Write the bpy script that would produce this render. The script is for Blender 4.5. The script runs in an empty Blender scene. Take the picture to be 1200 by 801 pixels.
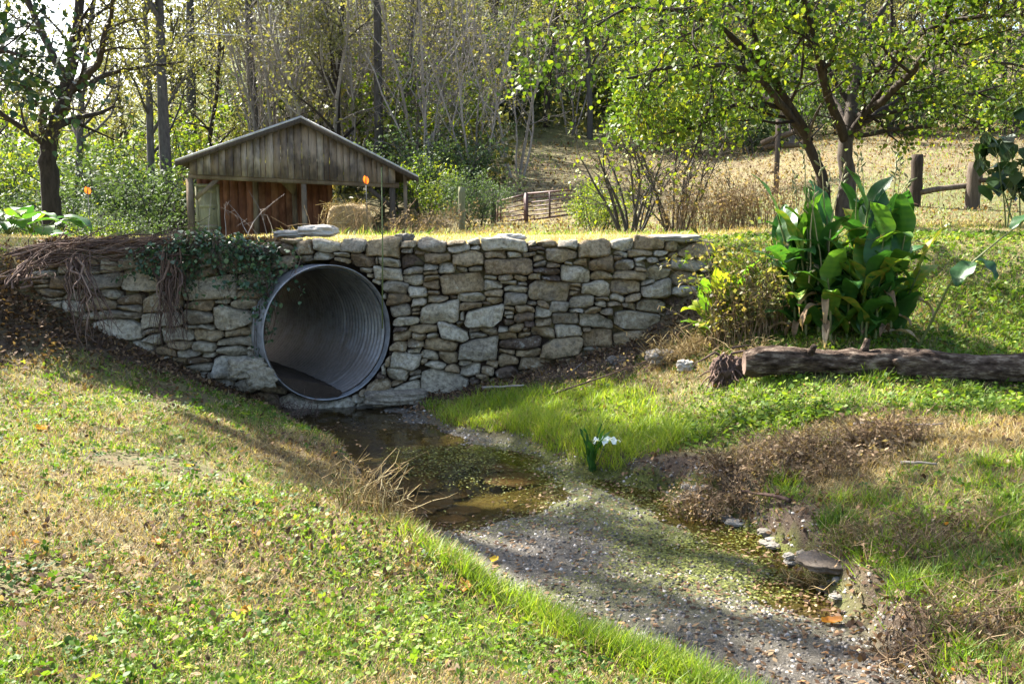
import bpy, math, random
import numpy as np
from mathutils import Vector, noise as mnoise

RNG = np.random.default_rng(7)
random.seed(7)
sc = bpy.context.scene
COL = sc.collection
pi = math.pi

# ------------------------------------------------------------------ camera
F = 1167.0
CAMZ = 0.40
HORIZ = 245.0
PITCH = math.atan((400.5 - HORIZ) / F)
CP, SP = math.cos(PITCH), math.sin(PITCH)
cam_d = bpy.data.cameras.new('camera')
cam_d.lens = 35.0
cam_d.sensor_width = 36.0
cam_d.clip_start = 0.05
cam_d.clip_end = 2000
cam = bpy.data.objects.new('camera', cam_d)
cam.location = (0, 0, CAMZ)
cam.rotation_euler = (pi / 2 - PITCH, 0, 0)
COL.objects.link(cam)
sc.camera = cam


def ray(px, py):
    a = (px - 600) / F
    b = (400.5 - py) / F
    return (a, CP + b * SP, -SP + b * CP)


def at(px, py, Y):
    d = ray(px, py)
    t = Y / d[1]
    return Vector((d[0] * t, Y, CAMZ + d[2] * t))


def atz(px, py, z):
    d = ray(px, py)
    t = (z - CAMZ) / d[2]
    return Vector((d[0] * t, d[1] * t, z))


# ------------------------------------------------------------------ mesh buffer
class Buf:
    def __init__(self):
        self.v, self.f, self.t, self.n = [], [], [], 0

    def add(self, verts, faces, tone=0.5):
        verts = np.asarray(verts, dtype=np.float64).reshape(-1, 3)
        self.v.append(verts)
        self.f.append(np.asarray(faces, dtype=np.int64) + self.n)
        k = len(verts)
        self.t.append(np.full(k, tone) if np.isscalar(tone) else np.asarray(tone, dtype=np.float64))
        self.n += k

    def tube(self, pts, radii, sides=6, tone=0.5, cap=True, rough=0.0):
        pts = np.asarray([tuple(p) for p in pts], dtype=float)
        n = len(pts)
        radii = np.full(n, radii) if np.isscalar(radii) else np.asarray(radii, float)
        tan = np.gradient(pts, axis=0)
        tan /= (np.linalg.norm(tan, axis=1, keepdims=True) + 1e-9)
        ref = np.array([0.0, 0, 1]) if abs(tan[:, 2]).mean() < 0.8 else np.array([1.0, 0, 0])
        u = np.cross(tan, ref)
        u /= (np.linalg.norm(u, axis=1, keepdims=True) + 1e-9)
        w = np.cross(tan, u)
        ang = np.linspace(0, 2 * pi, sides, endpoint=False)
        rr = radii[:, None] * np.ones(sides)[None, :]
        if rough:
            rr = rr * (1 + rough * RNG.normal(size=rr.shape))
        V = pts[:, None, :] + (u[:, None, :] * np.cos(ang)[None, :, None] + w[:, None, :] * np.sin(ang)[None, :, None]) * rr[:, :, None]
        idx = np.arange(n * sides).reshape(n, sides)
        a = idx[:-1]
        b = idx[1:]
        fs = np.stack([a, np.roll(a, -1, 1), np.roll(b, -1, 1), b], axis=-1).reshape(-1, 4)
        V = V.reshape(-1, 3)
        if cap:
            c0, c1 = len(V), len(V) + 1
            V = np.vstack([V, pts[0], pts[-1]])
            k = np.arange(sides)
            k2 = (k + 1) % sides
            e0 = np.stack([np.full(sides, c0), k2, k, k], -1)
            e1 = np.stack([np.full(sides, c1), (n - 1) * sides + k, (n - 1) * sides + k2, (n - 1) * sides + k2], -1)
            self.add(V, np.vstack([fs]), tone)
            base = self.n - len(V)
            self.f.append(e0[:, :3] + base)
            self.f.append(e1[:, :3] + base)
        else:
            self.add(V, fs, tone)

    def box(self, c, s, tone=0.5, rot=0.0, bev=0.0):
        c = np.asarray(tuple(c), float)
        x, y, z = [q / 2 for q in s]
        v = np.array([[-x, -y, -z], [x, -y, -z], [x, y, -z], [-x, y, -z], [-x, -y, z], [x, -y, z], [x, y, z], [-x, y, z]])
        if rot:
            cr, sr = math.cos(rot), math.sin(rot)
            v = v @ np.array([[cr, sr, 0], [-sr, cr, 0], [0, 0, 1]])
        self.add(v + c, [[0, 3, 2, 1], [4, 5, 6, 7], [0, 1, 5, 4], [1, 2, 6, 5], [2, 3, 7, 6], [3, 0, 4, 7]], tone)

    def hexa(self, v8, tone=0.5):
        self.add([tuple(p) for p in v8], [[0, 3, 2, 1], [4, 5, 6, 7], [0, 1, 5, 4], [1, 2, 6, 5], [2, 3, 7, 6], [3, 0, 4, 7]], tone)

    def beam(self, p, q, wx, wz, tone=0.5):
        """square-section timber from p to q"""
        p, q = np.asarray(tuple(p), float), np.asarray(tuple(q), float)
        d = (q - p) / np.linalg.norm(q - p)
        ref = np.array([0, 0, 1.0]) if abs(d[2]) < 0.9 else np.array([0, 1.0, 0])
        u = np.cross(d, ref)
        u /= np.linalg.norm(u)
        w = np.cross(u, d)
        o = [(-1, -1), (1, -1), (1, 1), (-1, 1)]
        self.hexa([p + u * a * wx / 2 + w * b * wz / 2 for a, b in o] + [q + u * a * wx / 2 + w * b * wz / 2 for a, b in o], tone)

    def scatter(self, tv, tf, P, R, S, tone):
        tv = np.asarray(tv, float)
        n = len(P)
        if n == 0:
            return
        S = np.asarray(S, float)
        if S.ndim == 1:
            S = S[:, None] * np.ones(3)
        V = np.einsum('nij,nkj->nki', R, tv[None] * S[:, None, :]) + P[:, None, :]
        k = len(tv)
        off = np.arange(n) * k
        self.v.append(V.reshape(-1, 3))
        tf = np.asarray(tf)
        self.f.append((tf[None] + off[:, None, None]).reshape(-1, tf.shape[1]) + self.n)
        self.t.append(np.repeat(np.asarray(tone, float), k))
        self.n += n * k

    def mesh(self, name, mat, off=(0, 0, 0), smooth=False):
        me = bpy.data.meshes.new(name)
        V = np.vstack(self.v) - np.asarray(tuple(off), float)
        sizes = np.concatenate([np.full(len(f), f.shape[1]) for f in self.f])
        loops = np.concatenate([f.reshape(-1) for f in self.f])
        starts = np.concatenate([[0], np.cumsum(sizes)[:-1]])
        me.vertices.add(len(V))
        me.vertices.foreach_set('co', V.reshape(-1).astype(np.float32))
        me.loops.add(len(loops))
        me.loops.foreach_set('vertex_index', loops.astype(np.int32))
        me.polygons.add(len(sizes))
        me.polygons.foreach_set('loop_start', starts.astype(np.int32))
        a = me.attributes.new('tone', 'FLOAT', 'POINT')
        a.data.foreach_set('value', np.concatenate(self.t).astype(np.float32))
        me.update(calc_edges=True)
        me.validate()
        if smooth:
            me.polygons.foreach_set('use_smooth', np.ones(len(me.polygons), dtype=bool))
        me.materials.append(mat)
        return me


def obj(name, buf, mat, parent=None, smooth=False, off=None):
    o_off = off if off is not None else (parent_loc(parent) if parent else (0, 0, 0))
    me = buf.mesh(name, mat, o_off, smooth)
    o = bpy.data.objects.new(name, me)
    COL.objects.link(o)
    if parent is not None:
        o.parent = parent
    elif off is not None:
        o.location = off
    return o


def parent_loc(p):
    v = Vector((0, 0, 0))
    while p is not None:
        v = v + p.location
        p = p.parent
    return v


def tag(o, label=None, cat=None, group=None, kind=None):
    if label: o['label'] = label
    if cat: o['category'] = cat
    if group: o['group'] = group
    if kind: o['kind'] = kind
    return o


def thing(name, label, cat, loc=(0, 0, 0), group=None):
    o = bpy.data.objects.new(name, None)
    o.empty_display_size = 0.1
    COL.objects.link(o)
    o.location = loc
    return tag(o, label, cat, group)


def copy_thing(src, loc, rz=0.0, scale=1.0, label=None, group=None, cat=None):
    r = src.copy()
    COL.objects.link(r)
    r.location = loc
    r.rotation_euler = (0, 0, rz)
    r.scale = (scale,) * 3 if np.isscalar(scale) else scale
    if label: r['label'] = label
    if group: r['group'] = group
    if cat: r['category'] = cat
    for ch in src.children:
        c = ch.copy()
        COL.objects.link(c)
        c.parent = r
        for g in ch.children:
            d = g.copy()
            COL.objects.link(d)
            d.parent = c
    return r


def rots(yaw, tilt, roll):
    n = len(yaw)
    cy, sy, ct, st, cr, sr = np.cos(yaw), np.sin(yaw), np.cos(tilt), np.sin(tilt), np.cos(roll), np.sin(roll)
    Z = np.zeros(n); O = np.ones(n)
    Rz = np.stack([cy, -sy, Z, sy, cy, Z, Z, Z, O], -1).reshape(n, 3, 3)
    Rx = np.stack([O, Z, Z, Z, ct, -st, Z, st, ct], -1).reshape(n, 3, 3)
    Ry = np.stack([cr, Z, sr, Z, O, Z, -sr, Z, cr], -1).reshape(n, 3, 3)
    return Rz @ Rx @ Ry


def U(a, b, n=None):
    return RNG.uniform(a, b, n)


# ------------------------------------------------------------------ materials
def nodes(name):
    m = bpy.data.materials.new(name)
    m.use_nodes = True
    nt = m.node_tree
    nt.nodes.clear()
    out = nt.nodes.new('ShaderNodeOutputMaterial')
    return m, nt, out


def ramp_node(nt, stops, interp='LINEAR'):
    r = nt.nodes.new('ShaderNodeValToRGB')
    r.color_ramp.interpolation = interp
    el = r.color_ramp.elements
    while len(el) < len(stops):
        el.new(0.5)
    for e, (p, c) in zip(el, stops):
        e.position = p
        e.color = (c[0], c[1], c[2], 1)
    return r


def math_node(nt, op, a, b=None, clamp=False):
    n = nt.nodes.new('ShaderNodeMath')
    n.operation = op
    n.use_clamp = clamp
    for i, q in enumerate((a, b)):
        if q is None: continue
        if isinstance(q, (int, float)): n.inputs[i].default_value = q
        else: nt.links.new(q, n.inputs[i])
    return n.outputs[0]


def noise_node(nt, scale, detail=4, rough=0.6, coord=None, stretch=None, dist=0.0, sharp=0):
    n = nt.nodes.new('ShaderNodeTexNoise')
    n.inputs['Scale'].default_value = scale
    n.inputs['Detail'].default_value = detail
    n.inputs['Roughness'].default_value = rough
    n.inputs['Distortion'].default_value = dist
    if coord is None:
        g = nt.nodes.new('ShaderNodeNewGeometry')
        coord = g.outputs['Position']
    if stretch:
        mp = nt.nodes.new('ShaderNodeMapping')
        mp.inputs['Scale'].default_value = stretch
        nt.links.new(coord, mp.inputs['Vector'])
        coord = mp.outputs['Vector']
    nt.links.new(coord, n.inputs['Vector'])
    if sharp:
        mr = nt.nodes.new('ShaderNodeMapRange')
        mr.inputs['From Min'].default_value = .5 - sharp
        mr.inputs['From Max'].default_value = .5 + sharp
        nt.links.new(n.outputs['Fac'], mr.inputs['Value'])
        return mr.outputs['Result']
    return n.outputs['Fac']


def mix_rgb(nt, fac, a, b, mode='MIX'):
    n = nt.nodes.new('ShaderNodeMix')
    n.data_type = 'RGBA'
    n.blend_type = mode
    for i, q in ((0, fac), (6, a), (7, b)):
        if isinstance(q, (int, float)): n.inputs[i].default_value = q
        elif isinstance(q, tuple): n.inputs[i].default_value = (q[0], q[1], q[2], 1)
        else: nt.links.new(q, n.inputs[i])
    return n.outputs[2]


def attr(nt, name='tone'):
    a = nt.nodes.new('ShaderNodeAttribute')
    a.attribute_name = name
    return a.outputs['Fac']


def simple(name, stops, nscale=8.0, namt=0.3, rough=0.8, spec=0.2, bump=0.0, bscale=None, stretch=None,
           transl=0.0, metal=0.0, local=False, tcol=1.0):
    m, nt, out = nodes(name)
    co = None
    if local:
        tc = nt.nodes.new('ShaderNodeTexCoord')
        co = tc.outputs['Object']
    nf = noise_node(nt, nscale, 5, 0.65, co, stretch, sharp=.3)
    v = math_node(nt, 'ADD', attr(nt), math_node(nt, 'MULTIPLY', math_node(nt, 'SUBTRACT', nf, 0.5), namt * 2), True)
    r = ramp_node(nt, stops)
    nt.links.new(v, r.inputs[0])
    b = nt.nodes.new('ShaderNodeBsdfPrincipled')
    b.inputs['Roughness'].default_value = rough
    b.inputs['Specular IOR Level'].default_value = spec
    b.inputs['Metallic'].default_value = metal
    nt.links.new(r.outputs[0], b.inputs['Base Color'])
    if bump:
        bp = nt.nodes.new('ShaderNodeBump')
        bp.inputs['Strength'].default_value = 1.0
        bp.inputs['Distance'].default_value = bump
        nt.links.new(noise_node(nt, bscale or nscale * 3, 6, 0.7, co, stretch), bp.inputs['Height'])
        nt.links.new(bp.outputs[0], b.inputs['Normal'])
    sh = b.outputs[0]
    if transl:
        t = nt.nodes.new('ShaderNodeBsdfTranslucent')
        tc = mix_rgb(nt, 1.0, r.outputs[0], (1.25 * tcol, 1.3 * tcol, 0.55 * tcol), 'MULTIPLY')
        nt.links.new(tc, t.inputs['Color'])
        mx = nt.nodes.new('ShaderNodeMixShader')
        mx.inputs[0].default_value = transl
        nt.links.new(sh, mx.inputs[1])
        nt.links.new(t.outputs[0], mx.inputs[2])
        sh = mx.outputs[0]
    nt.links.new(sh, out.inputs['Surface'])
    return m


M = {}
M['bark'] = simple('dark bark', [(0, (.018, .014, .011)), (.5, (.05, .04, .032)), (1, (.11, .095, .08))], 14, .35, .95, .1, .012, 30, (1, 1, .25))
M['bark_grey'] = simple('grey bark', [(0, (.035, .03, .026)), (.5, (.09, .08, .07)), (1, (.2, .185, .165))], 10, .35, .95, .1, .01, 26, (1, 1, .3))
M['twig_pale'] = simple('pale twigs', [(0, (.12, .1, .085)), (.5, (.25, .22, .19)), (1, (.4, .36, .32))], 6, .3, .9, .1)
M['leaf_green'] = simple('yellow green leaves', [(0, (.025, .05, .008)), (.45, (.075, .125, .014)), (.75, (.17, .22, .02)), (1, (.34, .31, .035))], 1.2, .22, .55, .2, transl=.42)
M['leaf_wood'] = simple('woodland leaves', [(0, (.045, .046, .025)), (.45, (.105, .108, .05)), (.75, (.175, .172, .075)), (1, (.29, .24, .11))], .8, .25, .6, .2, transl=.4)
M['leaf_main'] = simple('broad autumn leaves', [(0, (.022, .045, .008)), (.4, (.065, .115, .014)), (.75, (.2, .24, .022)), (.9, (.4, .33, .03)), (1, (.3, .16, .03))], 1.2, .2, .55, .22, transl=.38)
M['leaf_olive'] = simple('olive thin leaves', [(0, (.035, .035, .015)), (.5, (.1, .1, .035)), (.8, (.19, .17, .06)), (1, (.28, .2, .08))], 1.0, .25, .55, .3, transl=.45)
M['leaf_dark'] = simple('dark evergreen leaves', [(0, (.012, .028, .009)), (.6, (.03, .065, .016)), (1, (.075, .13, .03))], 1.5, .2, .4, .4, transl=.25)
M['leaf_cedar'] = simple('grey green leaves', [(0, (.025, .042, .02)), (.6, (.065, .1, .042)), (1, (.13, .18, .07))], 1.5, .25, .65, .12, transl=.3)
M['leaf_ivy'] = simple('ivy leaves', [(0, (.02, .045, .022)), (.6, (.05, .1, .045)), (1, (.12, .19, .09))], 3, .2, .42, .45, transl=.2)
M['canna'] = simple('canna leaves', [(0, (.018, .055, .014)), (.5, (.035, .115, .02)), (.8, (.1, .2, .025)), (.92, (.24, .24, .035)), (1, (.25, .16, .06))], 3.5, .12, .42, .4, .004, 14, transl=.42)
M['canna_young'] = simple('pale canna leaves', [(0, (.06, .15, .02)), (.6, (.15, .29, .025)), (1, (.42, .34, .03))], 5, .15, .33, .45, .002, 16, transl=.5)
M['stalk'] = simple('plant stalks', [(0, (.05, .09, .02)), (.5, (.13, .15, .05)), (1, (.3, .24, .13))], 6, .2, .6, .3, transl=.1)
M['grass_green'] = simple('green grass', [(0, (.035, .07, .01)), (.4, (.1, .175, .015)), (.75, (.2, .29, .02)), (1, (.36, .4, .05))], 2.2, .18, .5, .35, transl=.42)
M['grass_dry'] = simple('dry grass', [(0, (.1, .06, .028)), (.45, (.28, .195, .085)), (.8, (.45, .34, .16)), (1, (.58, .49, .29))], 2.0, .2, .7, .25, transl=.3)
M['weed'] = simple('ground cover leaves', [(0, (.025, .06, .01)), (.45, (.085, .155, .018)), (.8, (.2, .27, .03)), (1, (.38, .4, .08))], 2.2, .18, .55, .15, transl=.38)
M['litter'] = simple('fallen leaves', [(0, (.05, .03, .02)), (.35, (.13, .075, .042)), (.65, (.24, .15, .08)), (.87, (.34, .25, .15)), (.95, (.5, .2, .04)), (1, (.55, .38, .05))], 3, .1, .75, .15, transl=.25)
M['dead_weed'] = simple('dead weeds', [(0, (.08, .05, .03)), (.5, (.23, .155, .09)), (1, (.42, .31, .19))], 2.0, .25, .85, .15, transl=.25)
M['gravel'] = simple('gravel', [(0, (.045, .038, .032)), (.5, (.125, .11, .09)), (.85, (.25, .22, .18)), (1, (.5, .46, .4))], 12, .2, .45, .3, .004, 60)
M['root'] = simple('root wood', [(0, (.05, .032, .026)), (.5, (.12, .08, .062)), (1, (.24, .17, .13))], 12, .3, .95, .1, .01, 40, (1, 1, .3))
M['soil'] = simple('dark soil', [(0, (.02, .014, .01)), (.6, (.055, .04, .03)), (1, (.1, .075, .055))], 8, .35, .95, .1, .02, 22)
M['rock'] = simple('pale rock', [(0, (.1, .09, .075)), (.5, (.26, .235, .195)), (1, (.44, .41, .36))], 6, .3, .85, .2, .01, 25, local=True)
M['wetrock'] = simple('wet brown rock', [(0, (.035, .024, .014)), (.6, (.1, .07, .035)), (1, (.17, .125, .06))], 4, .3, .4, .4, .008, 20)
M['post'] = simple('weathered post', [(0, (.035, .026, .02)), (.5, (.1, .078, .06)), (1, (.24, .2, .165))], 10, .3, .95, .1, .008, 40, (3, 3, .3))
M['post_green'] = simple('mossy post', [(0, (.06, .06, .035)), (.5, (.16, .16, .09)), (1, (.28, .26, .17))], 10, .3, .95, .1, .008, 40, (3, 3, .3))
M['rust'] = simple('rusty pipe', [(0, (.05, .025, .02)), (.5, (.11, .055, .045)), (1, (.2, .115, .09))], 14, .3, .6, .3)
M['hay'] = simple('hay', [(0, (.12, .085, .045)), (.5, (.3, .23, .13)), (1, (.5, .41, .26))], 30, .4, .95, .1, .02, 60)
M['orange'] = simple('orange paint', [(0, (.5, .08, .015)), (1, (.85, .2, .04))], 8, .2, .4, .4, transl=.3)
M['darkmetal'] = simple('dark metal', [(0, (.02, .02, .02)), (1, (.08, .08, .075))], 8, .3, .5, .4)
M['cable'] = simple('grey cable', [(0, (.3, .3, .31)), (1, (.45, .45, .46))], 8, .1, .5, .4)
M['white_leaf'] = simple('pale petals', [(0, (.5, .58, .5)), (1, (.82, .85, .8))], 8, .15, .4, .4, transl=.3)
M['tin'] = simple('pale tin roof', [(0, (.2, .18, .165)), (.5, (.38, .36, .34)), (1, (.6, .58, .56))], 4, .4, .5, .4, .01, 10)


def board_mat(name, stops, dark, streak=7.0):
    m, nt, out = nodes(name)
    n1 = noise_node(nt, 9, 6, .7, None, (2.5, 2.5, .22))
    n2 = noise_node(nt, 1.1, 3, .6, None, (1.5, 1.5, .9))
    n3 = noise_node(nt, 60, 4, .7, None, (1, 1, .05), sharp=.2)
    v = math_node(nt, 'ADD', attr(nt), math_node(nt, 'MULTIPLY', math_node(nt, 'SUBTRACT', n1, .5), .9), True)
    r = ramp_node(nt, stops)
    nt.links.new(v, r.inputs[0])
    st = ramp_node(nt, [(.46, (0, 0, 0)), (.6, (1, 1, 1))])
    nt.links.new(math_node(nt, 'ADD', math_node(nt, 'MULTIPLY', n2, .7), math_node(nt, 'MULTIPLY', n1, .35)), st.inputs[0])
    c = mix_rgb(nt, math_node(nt, 'MULTIPLY', st.outputs[0], .75), r.outputs[0], dark)
    c = mix_rgb(nt, .35, c, mix_rgb(nt, n3, (.3, .3, .3), (1.2, 1.2, 1.2)), 'MULTIPLY')
    b = nt.nodes.new('ShaderNodeBsdfPrincipled')
    b.inputs['Roughness'].default_value = .9
    b.inputs['Specular IOR Level'].default_value = .15
    nt.links.new(c, b.inputs['Base Color'])
    bp = nt.nodes.new('ShaderNodeBump')
    bp.inputs['Distance'].default_value = .012
    nt.links.new(n3, bp.inputs['Height'])
    nt.links.new(bp.outputs[0], b.inputs['Normal'])
    nt.links.new(b.outputs[0], out.inputs[0])
    return m


M['board_grey'] = board_mat('weathered grey boards', [(0, (.19, .135, .1)), (.5, (.38, .3, .245)), (1, (.56, .48, .41))], (.05, .04, .045))
M['board_red'] = board_mat('reddish boards', [(0, (.15, .06, .036)), (.5, (.33, .14, .08)), (1, (.46, .25, .15))], (.1, .04, .026))
M['board_tan'] = board_mat('tan timber', [(0, (.16, .12, .08)), (.5, (.31, .235, .16)), (1, (.46, .38, .28))], (.1, .07, .05))
M['door_green'] = board_mat('faded door paint', [(0, (.22, .21, .13)), (.5, (.36, .34, .22)), (1, (.46, .44, .31))], (.2, .18, .11))


def stone_mat():
    m, nt, out = nodes('dry stone')
    t = attr(nt)
    n1 = noise_node(nt, 5, 6, .65, sharp=.25)
    n2 = noise_node(nt, 22, 6, .72, sharp=.2)
    n3 = noise_node(nt, 2.2, 5, .7, None, None, .6)
    v = math_node(nt, 'ADD', t, math_node(nt, 'MULTIPLY', math_node(nt, 'SUBTRACT', n1, .5), .3), True)
    r = ramp_node(nt, [(0, (.1, .065, .05)), (.14, (.16, .12, .09)), (.3, (.28, .205, .125)), (.45, (.41, .32, .2)), (.58, (.285, .245, .195)),
                       (.72, (.39, .345, .265)), (.86, (.5, .44, .335)), (1, (.58, .54, .46))])
    nt.links.new(v, r.inputs[0])
    c = mix_rgb(nt, .85, r.outputs[0], mix_rgb(nt, n2, (.2, .18, .16), (1.45, 1.43, 1.38)), 'MULTIPLY')
    li = ramp_node(nt, [(.6, (0, 0, 0)), (.68, (1, 1, 1))])
    nt.links.new(math_node(nt, 'ADD', math_node(nt, 'MULTIPLY', n3, .7), math_node(nt, 'MULTIPLY', n2, .3)), li.inputs[0])
    c = mix_rgb(nt, math_node(nt, 'MULTIPLY', li.outputs[0], .55), c, (.44, .44, .38))
    mo = ramp_node(nt, [(.30, (1, 1, 1)), (.40, (0, 0, 0))])
    nt.links.new(math_node(nt, 'ADD', math_node(nt, 'MULTIPLY', n3, .6), math_node(nt, 'MULTIPLY', n1, .35)), mo.inputs[0])
    c = mix_rgb(nt, math_node(nt, 'MULTIPLY', mo.outputs[0], .6), c, (.1, .1, .055))
    b = nt.nodes.new('ShaderNodeBsdfPrincipled')
    b.inputs['Roughness'].default_value = .88
    b.inputs['Specular IOR Level'].default_value = .2
    nt.links.new(c, b.inputs['Base Color'])
    bp = nt.nodes.new('ShaderNodeBump')
    bp.inputs['Distance'].default_value = .02
    bp.inputs['Strength'].default_value = 1.0
    nt.links.new(math_node(nt, 'ADD', n2, math_node(nt, 'MULTIPLY', n1, .8)), bp.inputs['Height'])
    nt.links.new(bp.outputs[0], b.inputs['Normal'])
    nt.links.new(b.outputs[0], out.inputs[0])
    return m


M['stone'] = stone_mat()


def ground_mat():
    m, nt, out = nodes('ground')
    n1 = noise_node(nt, 1.7, 6, .65)
    n2 = noise_node(nt, 14, 6, .7)
    n3 = noise_node(nt, 70, 5, .75)
    soil = ramp_node(nt, [(.25, (.03, .02, .014)), (.5, (.095, .064, .042)), (.75, (.2, .145, .095))])
    nt.links.new(math_node(nt, 'ADD', math_node(nt, 'MULTIPLY', n2, .5), math_node(nt, 'MULTIPLY', n3, .5)), soil.inputs[0])
    straw = ramp_node(nt, [(.3, (.13, .095, .05)), (.5, (.32, .245, .125)), (.7, (.48, .39, .22))])
    nt.links.new(math_node(nt, 'ADD', math_node(nt, 'MULTIPLY', n1, .4), math_node(nt, 'MULTIPLY', n3, .6)), straw.inputs[0])
    green = ramp_node(nt, [(.3, (.025, .04, .01)), (.5, (.07, .11, .02)), (.7, (.14, .18, .035))])
    nt.links.new(math_node(nt, 'ADD', math_node(nt, 'MULTIPLY', n2, .5), math_node(nt, 'MULTIPLY', n3, .5)), green.inputs[0])
    bedr = ramp_node(nt, [(.28, (.035, .028, .018)), (.45, (.11, .09, .05)), (.6, (.18, .17, .07)), (.8, (.26, .22, .15))])
    nt.links.new(math_node(nt, 'ADD', math_node(nt, 'MULTIPLY', n1, .35), math_node(nt, 'MULTIPLY', n2, .65)), bedr.inputs[0])
    grav = ramp_node(nt, [(.3, (.035, .03, .024)), (.5, (.12, .105, .082)), (.7, (.27, .24, .19))])
    nt.links.new(math_node(nt, 'ADD', math_node(nt, 'MULTIPLY', n2, .35), math_node(nt, 'MULTIPLY', n3, .65)), grav.inputs[0])

    def sharpen(a, amt=.55):
        return math_node(nt, 'MULTIPLY_ADD', math_node(nt, 'SUBTRACT', n2, .5), amt * 2) if False else \
            math_node(nt, 'ADD', a, math_node(nt, 'MULTIPLY', math_node(nt, 'SUBTRACT', n1, .5), amt * 2), True)
    c = mix_rgb(nt, sharpen(attr(nt, 'dry')), soil.outputs[0], straw.outputs[0])
    c = mix_rgb(nt, sharpen(attr(nt, 'green')), c, green.outputs[0])
    c = mix_rgb(nt, attr(nt, 'gravelly'), c, grav.outputs[0])
    c = mix_rgb(nt, attr(nt, 'bed'), c, bedr.outputs[0])
    c = mix_rgb(nt, math_node(nt, 'MULTIPLY', attr(nt, 'mossy'), math_node(nt, 'MULTIPLY', n2, 1.4, True)), c, (.13, .15, .025))
    b = nt.nodes.new('ShaderNodeBsdfPrincipled')
    nt.links.new(math_node(nt, 'SUBTRACT', .92, math_node(nt, 'MULTIPLY', attr(nt, 'gravelly'), .45)), b.inputs['Roughness'])
    b.inputs['Specular IOR Level'].default_value = .15
    nt.links.new(c, b.inputs['Base Color'])
    bp = nt.nodes.new('ShaderNodeBump')
    bp.inputs['Distance'].default_value = .03
    nt.links.new(math_node(nt, 'ADD', n2, math_node(nt, 'MULTIPLY', n3, .6)), bp.inputs['Height'])
    nt.links.new(bp.outputs[0], b.inputs['Normal'])
    nt.links.new(b.outputs[0], out.inputs[0])
    return m


M['ground'] = ground_mat()


def water_mat():
    m, nt, out = nodes('stream water')
    n1 = noise_node(nt, 5, 3, .5)
    n2 = noise_node(nt, 17, 3, .5)
    bp = nt.nodes.new('ShaderNodeBump')
    bp.inputs['Distance'].default_value = .006
    nt.links.new(math_node(nt, 'ADD', n1, math_node(nt, 'MULTIPLY', n2, .25)), bp.inputs['Height'])
    g = nt.nodes.new('ShaderNodeBsdfGlossy')
    g.inputs['Roughness'].default_value = .03
    g.inputs['Color'].default_value = (.9, .9, .9, 1)
    nt.links.new(bp.outputs[0], g.inputs['Normal'])
    t = nt.nodes.new('ShaderNodeBsdfTransparent')
    t.inputs['Color'].default_value = (.72, .64, .47, 1)
    fr = nt.nodes.new('ShaderNodeFresnel')
    fr.inputs['IOR'].default_value = 1.33
    nt.links.new(bp.outputs[0], fr.inputs['Normal'])
    mx = nt.nodes.new('ShaderNodeMixShader')
    nt.links.new(fr.outputs[0], mx.inputs[0])
    nt.links.new(t.outputs[0], mx.inputs[1])
    nt.links.new(g.outputs[0], mx.inputs[2])
    nt.links.new(mx.outputs[0], out.inputs[0])
    return m


M['water'] = water_mat()


def steel_mat():
    m, nt, out = nodes('galvanised steel')
    n1 = noise_node(nt, 3, 5, .65)
    n2 = noise_node(nt, 22, 5, .7)
    r = ramp_node(nt, [(.3, (.09, .085, .08)), (.5, (.27, .275, .285)), (.75, (.42, .43, .45))])
    nt.links.new(math_node(nt, 'ADD', math_node(nt, 'MULTIPLY', n1, .6), math_node(nt, 'MULTIPLY', n2, .4)), r.inputs[0])
    b = nt.nodes.new('ShaderNodeBsdfPrincipled')
    b.inputs['Metallic'].default_value = .65
    b.inputs['Roughness'].default_value = .47
    gz_ = nt.nodes.new('ShaderNodeNewGeometry')
    sx_ = nt.nodes.new('ShaderNodeSeparateXYZ')
    nt.links.new(gz_.outputs['Position'], sx_.inputs[0])
    mr = nt.nodes.new('ShaderNodeMapRange')
    mr.inputs['From Min'].default_value = -.98
    mr.inputs['From Max'].default_value = -1.4
    nt.links.new(math_node(nt, 'ADD', sx_.outputs['Z'], math_node(nt, 'MULTIPLY', math_node(nt, 'SUBTRACT', n1, .5), .9)), mr.inputs['Value'])
    c = mix_rgb(nt, math_node(nt, 'MULTIPLY', mr.outputs['Result'], .7), r.outputs[0], mix_rgb(nt, n2, (.1, .06, .035), (.26, .2, .15)))
    nt.links.new(c, b.inputs['Base Color'])
    nt.links.new(math_node(nt, 'SUBTRACT', .65, math_node(nt, 'MULTIPLY', mr.outputs['Result'], .5)), b.inputs['Metallic'])
    nt.links.new(b.outputs[0], out.inputs[0])
    return m


M['steel'] = steel_mat()
M['steel_dull'] = simple('dull steel edge', [(0, (.1, .09, .08)), (.5, (.27, .27, .275)), (1, (.45, .45, .46))], 9, .45, .6, .3, metal=.4)

# ------------------------------------------------------------------ world and sun
SUN_EL = math.radians(43)
sun_dir = Vector((-0.72, 0.69, 0))
sun_dir.normalize()
to_sun = Vector((sun_dir.x * math.cos(SUN_EL), sun_dir.y * math.cos(SUN_EL), math.sin(SUN_EL)))
w = bpy.data.worlds.new('World')
sc.world = w
w.use_nodes = True
wn = w.node_tree
wn.nodes.clear()
wo = wn.nodes.new('ShaderNodeOutputWorld')
bg = wn.nodes.new('ShaderNodeBackground')
sky = wn.nodes.new('ShaderNodeTexSky')
sky.sky_type = 'NISHITA'
sky.sun_disc = False
sky.sun_elevation = SUN_EL
sky.sun_rotation = math.atan2(to_sun.x, to_sun.y)
sky.air_density = 1.0
sky.dust_density = 2.5
bg.inputs['Strength'].default_value = 0.08
wn.links.new(sky.outputs[0], bg.inputs[0])
wn.links.new(bg.outputs[0], wo.inputs[0])
sl = bpy.data.lights.new('sun', 'SUN')
sl.energy = 5.0
sl.angle = math.radians(.5)
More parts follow.
